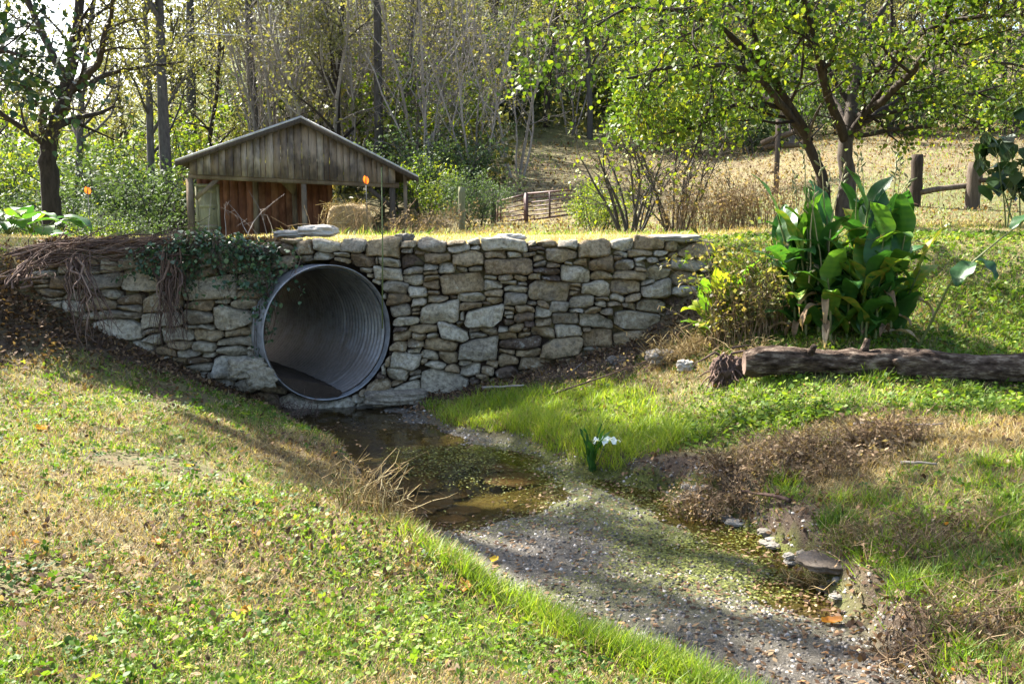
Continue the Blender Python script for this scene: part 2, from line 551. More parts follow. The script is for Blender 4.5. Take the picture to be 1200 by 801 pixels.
sl.color = (1, .95, .87)
so = bpy.data.objects.new('sun', sl)
so.rotation_euler = to_sun.to_track_quat('Z', 'Y').to_euler()
COL.objects.link(so)
sc.view_settings.view_transform = 'Standard'
sc.view_settings.look = 'None'
sc.view_settings.gamma = 1
sc.view_settings.exposure = 2.55
sc.cycles.max_bounces = 8
sc.cycles.transparent_max_bounces = 16
sc.cycles.use_denoising = True

# ------------------------------------------------------------------ terrain
WATER = -1.82


def smooth(a, b, x):
    t = np.clip((x - a) / (b - a), 0, 1)
    return t * t * (3 - 2 * t)


def wall_y(x):
    return np.interp(x, [-5.4, -3.4, -2.6, -1.3, 0.5, 2.4], [10.35, 10.72, 10.95, 11.16, 11.36, 11.55])


WX0, WX1 = -5.05, 2.35
left_line = [(300, 474), (345, 500), (400, 524), (442, 602), (500, 658), (592, 711), (690, 755), (800, 802), (925, 868), (1020, 1000)]
right_line = [(470, 470), (522, 503), (600, 520), (690, 556), (795, 578), (850, 605), (905, 640), (955, 680), (1000, 722), (1040, 775), (1090, 840), (1200, 960)]
L2 = [tuple(atz(a, b, WATER))[:2] for a, b in left_line]
R2 = [tuple(atz(a, b, WATER))[:2] for a, b in right_line]
STREAM = np.array([(-3.0, 12.2)] + L2 + R2[::-1] + [(-1.2, 12.2)])


def poly_sd(P, X, Y):
    """signed distance to polygon, negative inside"""
    x, y = X.ravel(), Y.ravel()
    d = np.full(x.shape, 1e9)
    inside = np.zeros(x.shape, bool)
    n = len(P)
    for i in range(n):
        ax, ay = P[i]
        bx, by = P[(i + 1) % n]
        ex, ey = bx - ax, by - ay
        t = np.clip(((x - ax) * ex + (y - ay) * ey) / (ex * ex + ey * ey + 1e-12), 0, 1)
        d = np.minimum(d, np.hypot(x - ax - t * ex, y - ay - t * ey))
        c = ((ay > y) != (by > y)) & (x < (bx - ax) * (y - ay) / (by - ay + 1e-12) + ax)
        inside ^= c
    return np.where(inside, -d, d).reshape(X.shape)


ctrl = []


def C(x, y, z): ctrl.append((x, y, z))


def CPX(px, py, Y): p = at(px, py, Y); ctrl.append((p.x, p.y, p.z))


# left bank
C(0, 0, -1.2); C(-2, 0, -1.08); C(2, 0, -1.45); C(-5, 1, -.95); C(-8, 3, -.8); C(-1.7, 3.4, -1.2); C(-3.5, 5.5, -1.12)
C(0.2, 3.2, -1.5); C(-.9, 5.6, -1.5); C(-2.2, 7.5, -1.45); C(-.3, 2.6, -1.3); C(-4.7, 8.6, -1.12); C(-6.5, 7.5, -.95)
C(-.3, 5.0, -1.68); C(-1.4, 7.4, -1.66); C(-2.3, 9.2, -1.62); C(.45, 4.1, -1.7)
C(-2.9, 10.4, -1.6); C(-3.5, 10.2, -1.32); C(-4.2, 10.0, -1.12); C(-4.9, 9.7, -.95); C(-5.3, 9.8, -.62); C(-6, 9.8, -.45); C(-8, 9, -.55)
C(-5.6, 10.6, -.12); C(-6.5, 11, .0); C(-9, 11, .02); C(-12, 8, -.3); C(-12, 3, -.6)
C(-4, 10.6, -1.1); C(-3, 11.2, -1.6)
# grass island and the right bank
C(-.5, 10.2, -1.72); C(.3, 10.0, -1.6); C(-.8, 11.0, -1.7); C(.2, 10.9, -1.52); C(1.0, 10.8, -1.35); C(.6, 9.2, -1.62); C(1.4, 8.6, -1.5)
C(1.7, 11.2, -1.08); C(2.1, 11.3, -.72); C(1.5, 10.2, -1.3); C(2.2, 10.2, -1.05); C(2.5, 11.6, -.3); C(2.9, 12.4, -.03)
C(1.7, 7.6, -1.5); C(2.1, 6.6, -1.45); C(2.3, 5.6, -1.5); C(2.4, 4.5, -1.5); C(2.6, 3, -1.45); C(3, 1.5, -1.3)
C(2.6, 7.6, -1.27); C(3.2, 6.4, -1.22); C(3.5, 8.4, -1.17); C(2.4, 8.8, -1.15); C(4.5, 8.4, -1.22); C(3.2, 9.6, -.88); C(4.6, 9.8, -.92)
C(3.6, 11.0, -.45); C(5.2, 11.2, -.45); C(3.8, 12.5, -.05); C(5.5, 12.9, .0); C(7.5, 9.5, -.95); C(8, 12.5, 0); C(6, 7, -1.25); C(5, 5, -1.1); C(4, 3, -1.2); C(8, 4, -.8); C(12, 8, -.4); C(12, 12, .05)
C(3, 14, .0); C(-7, 13, .02)
ctrl = np.array(ctrl)


def tps_fit(P):
    n = len(P)
    d = np.hypot(P[:, None, 0] - P[None, :, 0], P[:, None, 1] - P[None, :, 1])
    K = np.where(d > 0, d * d * np.log(d + 1e-9), 0) + np.eye(n) * .02
    Q = np.c_[np.ones(n), P[:, :2]]
    A = np.block([[K, Q], [Q.T, np.zeros((3, 3))]])
    return np.linalg.solve(A, np.r_[P[:, 2], 0, 0, 0])


TW = tps_fit(ctrl)


def near_h(x, y):
    z = TW[-3] + TW[-2] * x + TW[-1] * y
    for (a, b, _), wgt in zip(ctrl, TW[:len(ctrl)]):
        d2 = (x - a) ** 2 + (y - b) ** 2
        z = z + wgt * .5 * d2 * np.log(d2 + 1e-12)
    return np.clip(z, -1.8, .06)


def softstep(y, start, slope):
    return slope * np.log1p(np.exp(np.clip((y - start) / 3.0, -40, 40))) * 3.0


def far_h(x, y):
    u = x / np.maximum(y, 5)
    rt = smooth(.12, .36, u)
    lf = smooth(-.2, -.42, u)
    ce = np.clip(1 - rt - lf, 0, 1)
    base = np.where(y < 15.3, 0.0, -1.0) * 0
    drop = smooth(15.3, 19, y) * (-.12 - .75 * smooth(.0, -.2, u))
    hill = rt * softstep(y, 19, .135) + ce * (softstep(y, 33, .17) + softstep(y, 52, .14)) + lf * (softstep(y, 50, .04) + softstep(y, 90, .12))
    z = drop + hill
    z = z + rt * softstep(y, 55, .1)
    return np.minimum(z, 30 + 0 * z)


pipe_c = at(385, 390, 10.98)
PR = 0.75
HEAD = math.radians(33)
pipe_ax = Vector((-math.sin(HEAD), math.cos(HEAD), -0.01))
PIPE_L = 5.0
pipe_end = pipe_c + pipe_ax * PIPE_L


def vnoise(X, Y, s, seed=0.0):
    out = np.zeros(X.shape)
    r = np.random.default_rng(int(seed * 1000) + 3)
    for k in range(14):
        a = r.uniform(0, 2 * pi)
        f = s * r.uniform(.5, 2.2)
        out += np.sin(f * (X * math.cos(a) + Y * math.sin(a)) + r.uniform(0, 6.28)) / (f / s)
    return out / 6.0


def terrain(X, Y):
    n = near_h(X, Y)
    sd = poly_sd(STREAM, X, Y)
    bump = .02 * vnoise(X, Y, 2.3, .1) + .012 * vnoise(X, Y, 7, .2)
    n = n + bump
    # stream bed: a pool near the pipe, then a gravel bar
    py_along = Y
    pool = np.exp(-((X + .62) / .75) ** 2 - ((Y - 8.05) / .95) ** 2) + .75 * np.exp(-((X + 1.35) / .5) ** 2 - ((Y - 9.2) / .6) ** 2) + .42 * np.exp(-((X + 1.8) / .9) ** 2 - ((Y - 10.3) / .75) ** 2) + .35 * np.exp(-((X - 1.5 + .5 * (Y - 6.6)) / .3) ** 2) * smooth(9, 7.5, Y)
    bed = WATER + .022 - .15 * np.clip(pool, 0, 1)
    bed = bed + .022 * vnoise(X, Y, 4.5, .5) + .012 * vnoise(X, Y, 11, .6)
    bank = np.maximum(n, WATER + .03)
    rgt = smooth(.6, 1.3, X) * smooth(8.6, 7.2, Y)
    lip = smooth(-.12 + .1 * rgt, .16 - .02 * rgt, sd + .05 * vnoise(X, Y, 6, .7) + .05 * rgt * vnoise(X, Y, 14, .75))

    n = bed * (1 - lip) + bank * lip
    f = far_h(X, Y) + .015 * vnoise(X, Y, 1.5, .3)
    wy = wall_y(X)
    inwall = (X > WX0 - .05) & (X < WX1 - .05)
    s = np.where(inwall, (Y > wy + .2).astype(float), smooth(-.2, 1.3, Y - wy))
    z = n * (1 - s) + f * s
    # hollow behind the road where the pipe comes out
    g = np.hypot(X - pipe_end.x + .8, (Y - pipe_end.y - 2.0) * .75)
    z = np.where(Y > 14.2, z - 1.7 * smooth(2.3, 1.4, g) * smooth(14.6, 15.2, Y), z)
    return z, sd, s


def axis(dense0, dense1, step, lo, hi, growth=1.18):
    a = list(np.arange(dense0, dense1, step))
    s = step
    x = dense1
    while x < hi:
        a.append(x); s *= growth; x += s
    a.append(hi)
    s = step
    x = dense0
    pre = []
    while x > lo:
        s *= growth; x -= s
        pre.append(max(x, lo))
    return np.array(sorted(set(pre + a)))


gx = axis(-7.2, 6.4, .04, -260, 260)
gy = axis(2.4, 16.2, .04, -60, 420)
GX, GY = np.meshgrid(gx, gy)
GZ, GSD, GS = terrain(GX, GY)


def height(x, y):
    x = np.atleast_1d(np.asarray(x, float)); y = np.atleast_1d(np.asarray(y, float))
    i = np.clip(np.searchsorted(gx, x) - 1, 0, len(gx) - 2)
    j = np.clip(np.searchsorted(gy, y) - 1, 0, len(gy) - 2)
    fx = (x - gx[i]) / (gx[i + 1] - gx[i])
    fy = (y - gy[j]) / (gy[j + 1] - gy[j])
    return (GZ[j, i] * (1 - fx) * (1 - fy) + GZ[j, i + 1] * fx * (1 - fy) + GZ[j + 1, i] * (1 - fx) * fy + GZ[j + 1, i + 1] * fx * fy)


def h1(x, y): return float(height(x, y)[0])


def on_ground(px, py, near=2.5, far=90):
    """point where a photo pixel meets the ground"""
    d = ray(px, py)
    Y = np.concatenate([np.arange(near, 16, .03), np.arange(16, far, .15)])
    t = Y / d[1]
    x = d[0] * t
    z = CAMZ + d[2] * t
    h = height(x, Y)
    k = np.argmax(z < h)
    if not (z < h).any():
        k = len(Y) - 1
    return Vector((x[k], Y[k], h[k]))


def gp(px, Y):
    x = (px - 600) / F * (Y * CP + .08)   # close enough for placing
    x = (px - 600) / F * (Y * CP + (CAMZ - 0) * SP)
    return Vector((x, Y, h1(x, Y)))


nx, ny = len(gx), len(gy)
idx = np.arange(nx * ny).reshape(ny, nx)
fq = np.stack([idx[:-1, :-1], idx[:-1, 1:], idx[1:, 1:], idx[1:, :-1]], -1)
cx = (GX[:-1, :-1] + GX[1:, 1:]) / 2
cy = (GY[:-1, :-1] + GY[1:, 1:]) / 2
zr4 = np.stack([GZ[:-1, :-1], GZ[1:, :-1], GZ[:-1, 1:], GZ[1:, 1:]])
zr = zr4.max(0) - zr4.min(0)
cut = (cx > -3.15) & (cx < -1.1) & (zr > .35) & (cy < 12.5)
pd = np.hypot(cx - pipe_end.x, cy - pipe_end.y)
cut |= (pd < .8) & (cy > 14.6) & (zr > .05)
fq = fq[~cut]
gb = Buf()
gb.add(np.stack([GX, GY, GZ], -1).reshape(-1, 3), fq.reshape(-1, 4))
ground = obj('ground', gb, M['ground'], smooth=True)
tag(ground, 'grassy ground with stream banks, track over the culvert and rising pasture', 'ground', kind='structure')


def add_attr(me, name, arr):
    a = me.attributes.new(name, 'FLOAT', 'POINT')
    a.data.foreach_set('value', arr.reshape(-1).astype(np.float32))


bedm = smooth(.05, -.1, GSD) * (1 - GS)
gravm = bedm * smooth(WATER - .045, WATER + .0, GZ)
shelf = smooth(.4, .05, GSD) * (1 - GS) * (GX > .8) * .2
add_attr(ground.data, 'bed', bedm * (1 - gravm))
add_attr(ground.data, 'gravelly', np.clip(gravm + shelf, 0, 1))
uu = GX / np.maximum(GY, 3)
road = GS * smooth(18.2, 16.5, GY)
pasture = GS * smooth(19, 30, GY)
dry = np.clip(.35 + .8 * road - .1 * pasture, 0, 1)
woods = smooth(48, 62, GY) * smooth(.35, .2, np.abs(uu - .05)) + smooth(-.1, -.25, uu) * smooth(22, 30, GY)
dry = np.clip(dry * (1 - .85 * np.clip(woods, 0, 1)), 0, 1)
grn = np.clip(woods, 0, 1) * .45 + (1 - GS) * .3 + GS * .22 + GS * smooth(15.8, 17, GY) * smooth(32, 26, GY) * .35
dirt = smooth(.9, .2, np.hypot((GX + 5.4) / 1.3, (GY - 9.9) / .9))
dirt = np.maximum(dirt, smooth(.55, .1, np.abs(GY - wall_y(GX) + .2)) * (GX < 2.2) * (GX > -5) * (1 - GS))
dirt = np.maximum(dirt, smooth(.34, .12, np.abs(GSD)) * (GX > .8) * (GY < 8.4))
dry = dry * (1 - dirt); grn = grn * (1 - dirt)
edge_r = np.interp(GY, [p[1] for p in R2][::-1], [p[0] for p in R2][::-1]) - GX
mossy = (GSD < .05) * smooth(2.3, .5, edge_r + .8 * vnoise(GX, GY, 3, .3)) * smooth(4.6, 6.0, GY) * smooth(9.6, 8.8, GY)
add_attr(ground.data, 'mossy', np.clip(mossy, 0, 1))
add_attr(ground.data, 'dry', dry)
add_attr(ground.data, 'green', grn)

# water sheet
wb = Buf()
wx = np.arange(-3.4, 2.6, .1); wyv = np.arange(2.2, 12.4, .1)
WXm, WYm = np.meshgrid(wx, wyv)
wsd = poly_sd(STREAM, WXm + .05, WYm + .05)
wi = np.arange(WXm.size).reshape(WXm.shape)
wq = np.stack([wi[:-1, :-1], wi[:-1, 1:], wi[1:, 1:], wi[1:, :-1]], -1)[wsd[:-1, :-1] < .2]
wb.add(np.stack([WXm, WYm, np.full(WXm.shape, WATER)], -1).reshape(-1, 3), wq)
water = obj('stream_water', wb, M['water'])
tag(water, 'shallow clear brown stream water below the culvert', 'stream', kind='structure')

# ------------------------------------------------------------------ culvert pipe
pb = Buf()
ax = np.array(tuple(pipe_ax)); ax /= np.linalg.norm(ax)
side = np.array([ax[1], -ax[0], 0]); side /= np.linalg.norm(side)
upv = np.cross(side, ax)
SEG = 96
ang = np.linspace(0, 2 * pi, SEG, endpoint=False)


def rings(ts, rs, buf, tone=.5, flip=False):
    n = len(ts)
    V = np.zeros((n, SEG, 3))
    for i, (t, r) in enumerate(zip(ts, rs)):
        V[i] = np.array(tuple(pipe_c)) + ax * t + r * (np.cos(ang)[:, None] * side + np.sin(ang)[:, None] * upv)
    ii = np.arange(n * SEG).reshape(n, SEG)
    a, b = ii[:-1], ii[1:]
    buf.add(V.reshape(-1, 3), np.stack([a, np.roll(a, -1, 1), np.roll(b, -1, 1), b], -1).reshape(-1, 4), tone)


ts = np.arange(0.06, PIPE_L, .09 / 8)
rs = PR - .018 + .017 * np.sin(2 * pi * ts / .09)
for k in np.arange(.62, PIPE_L, .61):
    rs -= .007 * np.exp(-((ts - k) / .03) ** 2)
rings(ts, rs, pb)
pipe = thing('culvert_pipe', 'large round corrugated steel culvert pipe set in the stone wall', 'culvert', tuple(pipe_c - Vector((0, 0, PR))))
obj('barrel', pb, M['steel'], pipe, smooth=True)
rb = Buf()
rings([.075, .05, .0, -.006, -.006, 0, .06, .3], [PR - .018, PR - .012, PR - .005, PR - .002, PR + .004, PR + .007, PR + .005, PR + .005], rb)
obj('rim', rb, M['steel_dull'], pipe, smooth=True)
sb = Buf()
nt_, ns_ = 40, 14
V = np.zeros((nt_, ns_, 3))
for i in range(nt_):
    t = .02 + (PIPE_L - .1) * i / (nt_ - 1)
    hgt = -.60 + .05 * min(1, t / 1.5)
    for j in range(ns_):
        q = j / (ns_ - 1) * 2 - 1
        zz = hgt - .16 * q + .025 * mnoise.noise(Vector((t * 3, q * 3, 1))) + .01 * mnoise.noise(Vector((t * 11, q * 9, 4)))
        half = math.sqrt(max(.01, (PR - .01) ** 2 - zz * zz))
        V[i, j] = np.array(tuple(pipe_c)) + ax * t + side * q * half + upv * zz
ii = np.arange(nt_ * ns_).reshape(nt_, ns_)
sb.add(V.reshape(-1, 3), np.stack([ii[:-1, :-1], ii[:-1, 1:], ii[1:, 1:], ii[1:, :-1]], -1).reshape(-1, 4))
# front lip going down into the pipe bottom
fr0 = V[0]
fr1 = fr0.copy(); fr1[:, 2] -= .18
for j in range(ns_):
    rel = fr1[j] - np.array(tuple(pipe_c))
    zz, q = rel @ upv, rel @ side
    L = math.hypot(zz, q)
    if L > PR - .02:
        s_ = (PR - .02) / L
        fr1[j] = np.array(tuple(pipe_c)) + ax * .02 + upv * zz * s_ + side * q * s_
sb.add(np.vstack([fr0, fr1]), [[j, j + ns_, j + 1 + ns_, j + 1] for j in range(ns_ - 1)])
tag(obj('pipe_mud', sb, M['soil'], smooth=True), 'dark damp mud lying along the bottom of the culvert pipe', 'mud', kind='stuff')

# ------------------------------------------------------------------ dry stone wall
rngw = np.random.default_rng(21)
dx = .02
xs = np.arange(WX0, WX1, dx)
nc = len(xs)
topz = np.interp(xs, [-5.1, -4.7, -4.0, -3.2, -2.6, -1, 1, 2.0, 2.35], [-.28, -.2, -.1, -.06, .02, .05, .04, .03, -.02])
front_h = height(xs, wall_y(xs) - .12)
sky_ = np.minimum(front_h - .12, topz - .1)
rx, rz = .745, .80
zc = pipe_c.z
xc = at(382, 390, 11.2).x
e = np.clip(1 - ((xs - xc) / rx) ** 2, 0, None)
has = e > 0
low = np.where(has, zc - rz * np.sqrt(e), 1e9)
upp = np.where(has, zc + rz * np.sqrt(e), -1e9)
cur = sky_.copy()
stones = []
blocked = np.zeros(nc, bool)
guard = 0
while guard < 3000:
    guard += 1
    cand = np.where(cur < topz - .035, cur, 1e9)
    k = int(np.argmin(cand))
    if cand[k] > 1e8:
        break
    base = cur[k]
    l = k
    while l > 0 and abs(cur[l - 1] - base) < .05: l -= 1
    r = k
    while r < nc - 1 and abs(cur[r + 1] - base) < .05: r += 1
    width = (r - l + 1) * dx
    left_part = xs[k] < -2.5
    wdes = float(np.clip(rngw.lognormal(math.log(.25 if not left_part else .32), .55), .11, .68))
    lowpart = cur[k] < -1.3
    if lowpart: wdes *= 1.35
    if width < .07:
        nb = []
        if l > 0: nb.append(cur[l - 1])
        if r < nc - 1: nb.append(cur[r + 1])
        nb = [q for q in nb if q > base]
        target = min(nb) if nb else base + .05
        if target - base > .07 and width > .035:
            a, b = l, r
            tp = np.minimum(np.full(b - a + 1, target), base + .13)
        else:
            cur[l:r + 1] = np.minimum(target, base + .1) if target - base > .1 else target + 1e-4
            jj = np.arange(l, r + 1)
            hit = has[jj] & (cur[jj] > low[jj] - .02) & (cur[jj] < upp[jj])
            cur[jj[hit]] = upp[jj[hit]]
            continue
    else:
        if wdes > width - .1: wdes = width
        n = max(3, int(wdes / dx))
        if rngw.random() < .5: a, b = l, min(r, l + n - 1)
        else: a, b = max(l, r - n + 1), r
        ww = (b - a + 1) * dx
        h = float(np.clip(ww * rngw.uniform(.26, .6), .05, .24))
        if lowpart: h = min(.26, h * 1.15)
        zt = topz[(a + b) // 2]
        if zt - base - h < .07: h = zt - base + rngw.uniform(-.02, .025)
        h = max(h, .05)
        sl_ = rngw.uniform(-.34, .34)
        q = np.linspace(-1, 1, b - a + 1)
        tp = cur[a:b + 1].mean() + h + sl_ * q * h * .8 - rngw.uniform(0, .018) * q ** 2 + .008 * np.sin(q * rngw.uniform(2, 6) + rngw.uniform(0, 6))
    bt = cur[a:b + 1].copy()
    tp = np.maximum(tp, bt + .04)
    jj = np.arange(a, b + 1)
    und = has[jj] & (bt < low[jj])
    tp = np.where(und, np.minimum(tp, low[jj]), tp)
    new = tp.copy()
    close = und & (low[jj] - tp < .05)
    tp = np.where(close, np.minimum(low[jj], tp + .05), tp)
    new = np.where(close, upp[jj], new)
    cur[a:b + 1] = np.maximum(new, bt + .01)
    if (tp - bt).max() > .035:
        stones.append((a, b, bt, tp))


def stone_buf(a, b, bt, tp, rg):
    w_ = (b - a + 1) * dx
    hh = float((tp - bt).mean())
    nu = int(np.clip(w_ / .02, 8, 26)); nv = int(np.clip(hh / .02, 6, 14))
    pad = rg.uniform(.002, .008)
    x0, x1 = xs[a] - dx / 2 + pad, xs[b] + dx / 2 - pad
    sn = rg.uniform(9, 26)
    A, B_ = np.meshgrid(np.linspace(-1, 1, nu), np.linspace(-1, 1, nv))
    A = np.sign(A) * np.abs(A) ** .8; B_ = np.sign(B_) * np.abs(B_) ** .8
    mxn = np.maximum(np.abs(A), np.abs(B_))
    den = (np.abs(A) ** sn + np.abs(B_) ** sn) ** (1 / sn) + 1e-9
    sc_ = mxn / den
    a2, b2 = A * sc_, B_ * sc_
    for sa_ in (-1, 1):
        for sb_ in (-1, 1):
            cut_ = max(0, rg.normal(.22, .28))
            ka, kb = rg.uniform(.6, 1.4), 1.0
            lim = (ka + kb) * (1 - min(cut_, .75) * .5)
            q_ = np.where((a2 * sa_ > 0) & (b2 * sb_ > 0), np.minimum(1, lim / (np.abs(a2) * ka + np.abs(b2) * kb + 1e-6)), 1)
            a2, b2 = a2 * q_, b2 * q_
    skew = rg.uniform(-.3, .3)
    uq = (a2 + 1) / 2
    X = x0 + (x1 - x0) * uq
    fi = np.clip((X - xs[a]) / dx, 0, b - a)
    sm = np.convolve(np.pad(bt, 2, 'edge'), np.ones(5) / 5, 'valid')
    st = np.convolve(np.pad(tp, 2, 'edge'), np.ones(5) / 5, 'valid')
    lo = np.interp(fi, np.arange(b - a + 1), sm) + pad * .7
    hi = np.interp(fi, np.arange(b - a + 1), st) - pad * .7
    Zs = lo + (hi - lo) * (b2 + 1) / 2
    X = X + skew * hh * b2 * .5
    prot = rg.uniform(-.045, .05)
    bul = rg.uniform(.02, .05)
    Yo = -prot - bul * (1 - mxn ** rg.uniform(9, 18)) + .045 * (mxn > .999)
    seed = rg.uniform(0, 100)
    fa, fb, fc = rg.uniform(-.05, .05), rg.uniform(-.05, .05), -prot - bul * rg.uniform(.2, .9)
    Yo = np.maximum(Yo, fc + fa * a2 + fb * b2)
    Yo = np.maximum(Yo, -prot - bul * rg.uniform(.0, .7) + rg.uniform(-.09, .09) * a2 + rg.uniform(-.08, .08) * b2)
    V = np.zeros((nv, nu, 3))
    for i in range(nv):
        for j in range(nu):
            p = Vector((X[i, j] * 9 + seed, Zs[i, j] * 9, seed))
            n1 = mnoise.noise(p); n2 = mnoise.noise(p * 2.7)
            n3 = mnoise.noise(p * .6)
            n2 += .7 * abs(mnoise.noise(p * 5.3)) - .2
            edge = 1 - .3 * mxn[i, j] ** 4
            V[i, j] = (X[i, j] + .008 * n2 + .006 * n3, Yo[i, j] + (.026 * n1 + .014 * n2) * edge, Zs[i, j] + .008 * n1)
    # back ring
    ring = [(0, j) for j in range(nu)] + [(i, nu - 1) for i in range(1, nv)] + [(nv - 1, j) for j in range(nu - 2, -1, -1)] + [(i, 0) for i in range(nv - 2, 0, -1)]
    bk = np.array([V[i, j] for i, j in ring])
    bk2 = bk.copy()
    cen = bk2.mean(0)
    bk2 = cen + (bk2 - cen) * np.array([.97, 1, .94])
    bk2[:, 1] = .26
    allv = np.vstack([V.reshape(-1, 3), bk2])
    ii = np.arange(nv * nu).reshape(nv, nu)
    fs = np.stack([ii[:-1, :-1], ii[:-1, 1:], ii[1:, 1:], ii[1:, :-1]], -1).reshape(-1, 4).tolist()
    m = len(ring)
    rid = [i * nu + j for i, j in ring]
    for q in range(m):
        q2 = (q + 1) % m
        fs.append([rid[q2], rid[q], nv * nu + q, nv * nu + q2])
    allv[:, 1] += wall_y(allv[:, 0]) + (allv[:, 2] + 1.8) * .05
    return allv, np.array(fs)


wall_loc = (0, 11.4, -1.8)
wall = thing('dry_stone_wall', 'stacked grey and tan dry stone wall around the steel culvert pipe', 'stone wall', wall_loc)
area = [float((tp - bt).sum()) for a, b, bt, tp in stones]
order = sorted(range(len(stones)), key=lambda i: -area[i])
rest = Buf()
for rank, i in enumerate(order):
    a, b, bt, tp = stones[i]
    v, f = stone_buf(a, b, bt, tp, rngw)
    leftp = xs[a] < -2.6
    if leftp: tone = rngw.choice([.72, .86, .9, .58, .45, .8, .28])
    else: tone = rngw.choice([.12, .26, .34, .4, .42, .5, .58, .66, .74, .84, .9, .47, .46, .78])
    tone = float(np.clip(tone + rngw.uniform(-.05, .05), 0, 1))
    if rank < 100:
        sbuf = Buf()
        sbuf.add(v, f, tone)
        obj('stone', sbuf, M['stone'], wall, smooth=True)
    else:
        rest.add(v, f, tone)
o = obj('small_stones', rest, M['stone'], wall, smooth=True)
o['kind'] = 'stuff'
cb = Buf()
cxs = np.arange(WX0, WX1 + .001, .04); czs = np.arange(-2.1, -.05, .04)
CXm, CZm = np.meshgrid(cxs, czs)
CYm = wall_y(CXm) + .14 + (CZm + 1.8) * .05
ci = np.arange(CXm.size).reshape(CXm.shape)
cq = np.stack([ci[:-1, :-1], ci[:-1, 1:], ci[1:, 1:], ci[1:, :-1]], -1)
okc = ((CXm - xc) / (rx - .0)) ** 2 + ((CZm - zc) / (rz - .0)) ** 2 > 1
okc &= CZm < np.interp(CXm, xs, topz) - .12
cb.add(np.stack([CXm, CYm, CZm], -1).reshape(-1, 3), cq[okc[:-1, :-1]])
an = []
for rr_ in (PR + .006, PR + .5):
    for a_ in ang:
        an.append(np.array(tuple(pipe_c)) + ax * .29 + rr_ * (math.cos(a_) * side + math.sin(a_) * upv))
an = np.array(an)
an[:, 2] = np.minimum(an[:, 2], -.03)
cb.add(an, [[i, (i + 1) % SEG, SEG + (i + 1) % SEG, SEG + i] for i in range(SEG) if math.cos(ang[i]) > .2])
obj('earth_core', cb, M['soil'], wall)
print('stones', len(stones))

exec_parts = []
# ------------------------------------------------------------------ wooden shed
def flat(v): return Vector((v[0], v[1], 0))


P0 = flat(at(222, 240, 30.0)); Q0 = flat(at(463, 240, 31.4))
SV = (Q0 - P0); SLEN = SV.length; SV = SV / SLEN
NV = Vector((-SV.y, SV.x, 0))          # points away from the camera
ZV = Vector((0, 0, 1))


def fr(px, py, back=0.0):
    """pixel to a point on the shed front plane (or one parallel to it further back)"""
    d = Vector(ray(px, py))
    o = Vector((0, 0, CAMZ))
    t = ((P0 + NV * back) - o).dot(NV) / d.dot(NV)
    return o + d * t


def sz(p): return (p - P0).dot(SV)


def W(s, z, back=0.0): return P0 + SV * s + NV * back + ZV * z


g_shed = h1(P0.x + 3, P0.y + 3)
shed = thing('wooden_shed', 'old weathered wooden shed with grey gable boards and open right bay', 'shed', (P0 + SV * 4 + ZV * g_shed))
apex = fr(352, 139); eL = fr(206, 190); eR = fr(489, 208.5)
sA, zA, sL, zL, sR, zR = sz(apex), apex.z, sz(eL), eL.z, sz(eR), eR.z
bl, br = fr(222, 203), fr(464, 214.5)


def roof_z(s): return zA + (zL - zA) * (sA - s) / (sA - sL) if s < sA else zA + (zR - zA) * (s - sA) / (sR - sA)


def hdr_z(s): return bl.z + (br.z - bl.z) * (s - sz(bl)) / (sz(br) - sz(bl))


gb_ = Buf()
s = sz(bl)
rb_ = np.random.default_rng(5)
while s < sz(br) - .05:
    wd = rb_.uniform(.15, .24)
    s2 = min(s + wd, sz(br))
    g = .006
    o_ = rb_.uniform(-.012, .012)
    z0a, z0b = hdr_z(s) - rb_.uniform(0, .03), hdr_z(s2) - rb_.uniform(0, .03)
    z1a, z1b = roof_z(s) - .06, roof_z(s2) - .06
    segs = [(s + g, s2 - g)]
    if s < sA < s2: segs = [(s + g, sA), (sA, s2 - g)]
    tn = rb_.uniform(.2, .85)
    for a, b in segs:
        gb_.hexa([W(a, hdr_z(a) - .02, o_), W(b, hdr_z(b) - .02, o_), W(b, hdr_z(b) - .02, o_ + .025), W(a, hdr_z(a) - .02, o_ + .025),
                  W(a, roof_z(a) - .05, o_), W(b, roof_z(b) - .05, o_), W(b, roof_z(b) - .05, o_ + .025), W(a, roof_z(a) - .05, o_ + .025)], tn)
    s = s2
obj('gable_boards', gb_, M['board_grey'], shed)
DEPTH = 8.0
for (sa, za, sb, zb_, nm) in ((sL, zL, sA, zA, 'a'), (sA, zA, sR, zR, 'b')):
    r_ = Buf()
    th = .05
    f0, f1 = -.32, DEPTH
    # ribbed sheet roof, strips
    r_.hexa([W(sa, za, f0), W(sb, zb_, f0), W(sb, zb_, f1), W(sa, za, f1), W(sa, za + th, f0), W(sb, zb_ + th, f0), W(sb, zb_ + th, f1), W(sa, za + th, f1)], .6)
    for k in range(40):
        t0 = f0 + .1 + k * .205
        r_.hexa([W(sa, za + th, t0), W(sb, zb_ + th, t0), W(sb, zb_ + th, t0 + .04), W(sa, za + th, t0 + .04),
                 W(sa, za + th + .02, t0 + .01), W(sb, zb_ + th + .02, t0 + .01), W(sb, zb_ + th + .02, t0 + .03), W(sa, za + th + .02, t0 + .03)], .5)
    obj('roof', r_, M['tin'], shed)
    f_ = Buf()
    f_.hexa([W(sa, za - .15, f0 + .003), W(sb, zb_ - .15, f0 + .003), W(sb, zb_ - .15, f0 + .04), W(sa, za - .15, f0 + .04),
             W(sa, za - .004, f0 + .003), W(sb, zb_ - .004, f0 + .003), W(sb, zb_ - .004, f0 + .04), W(sa, za - .004, f0 + .04)], .25)
    obj('rake_board', f_, M['post'], shed)
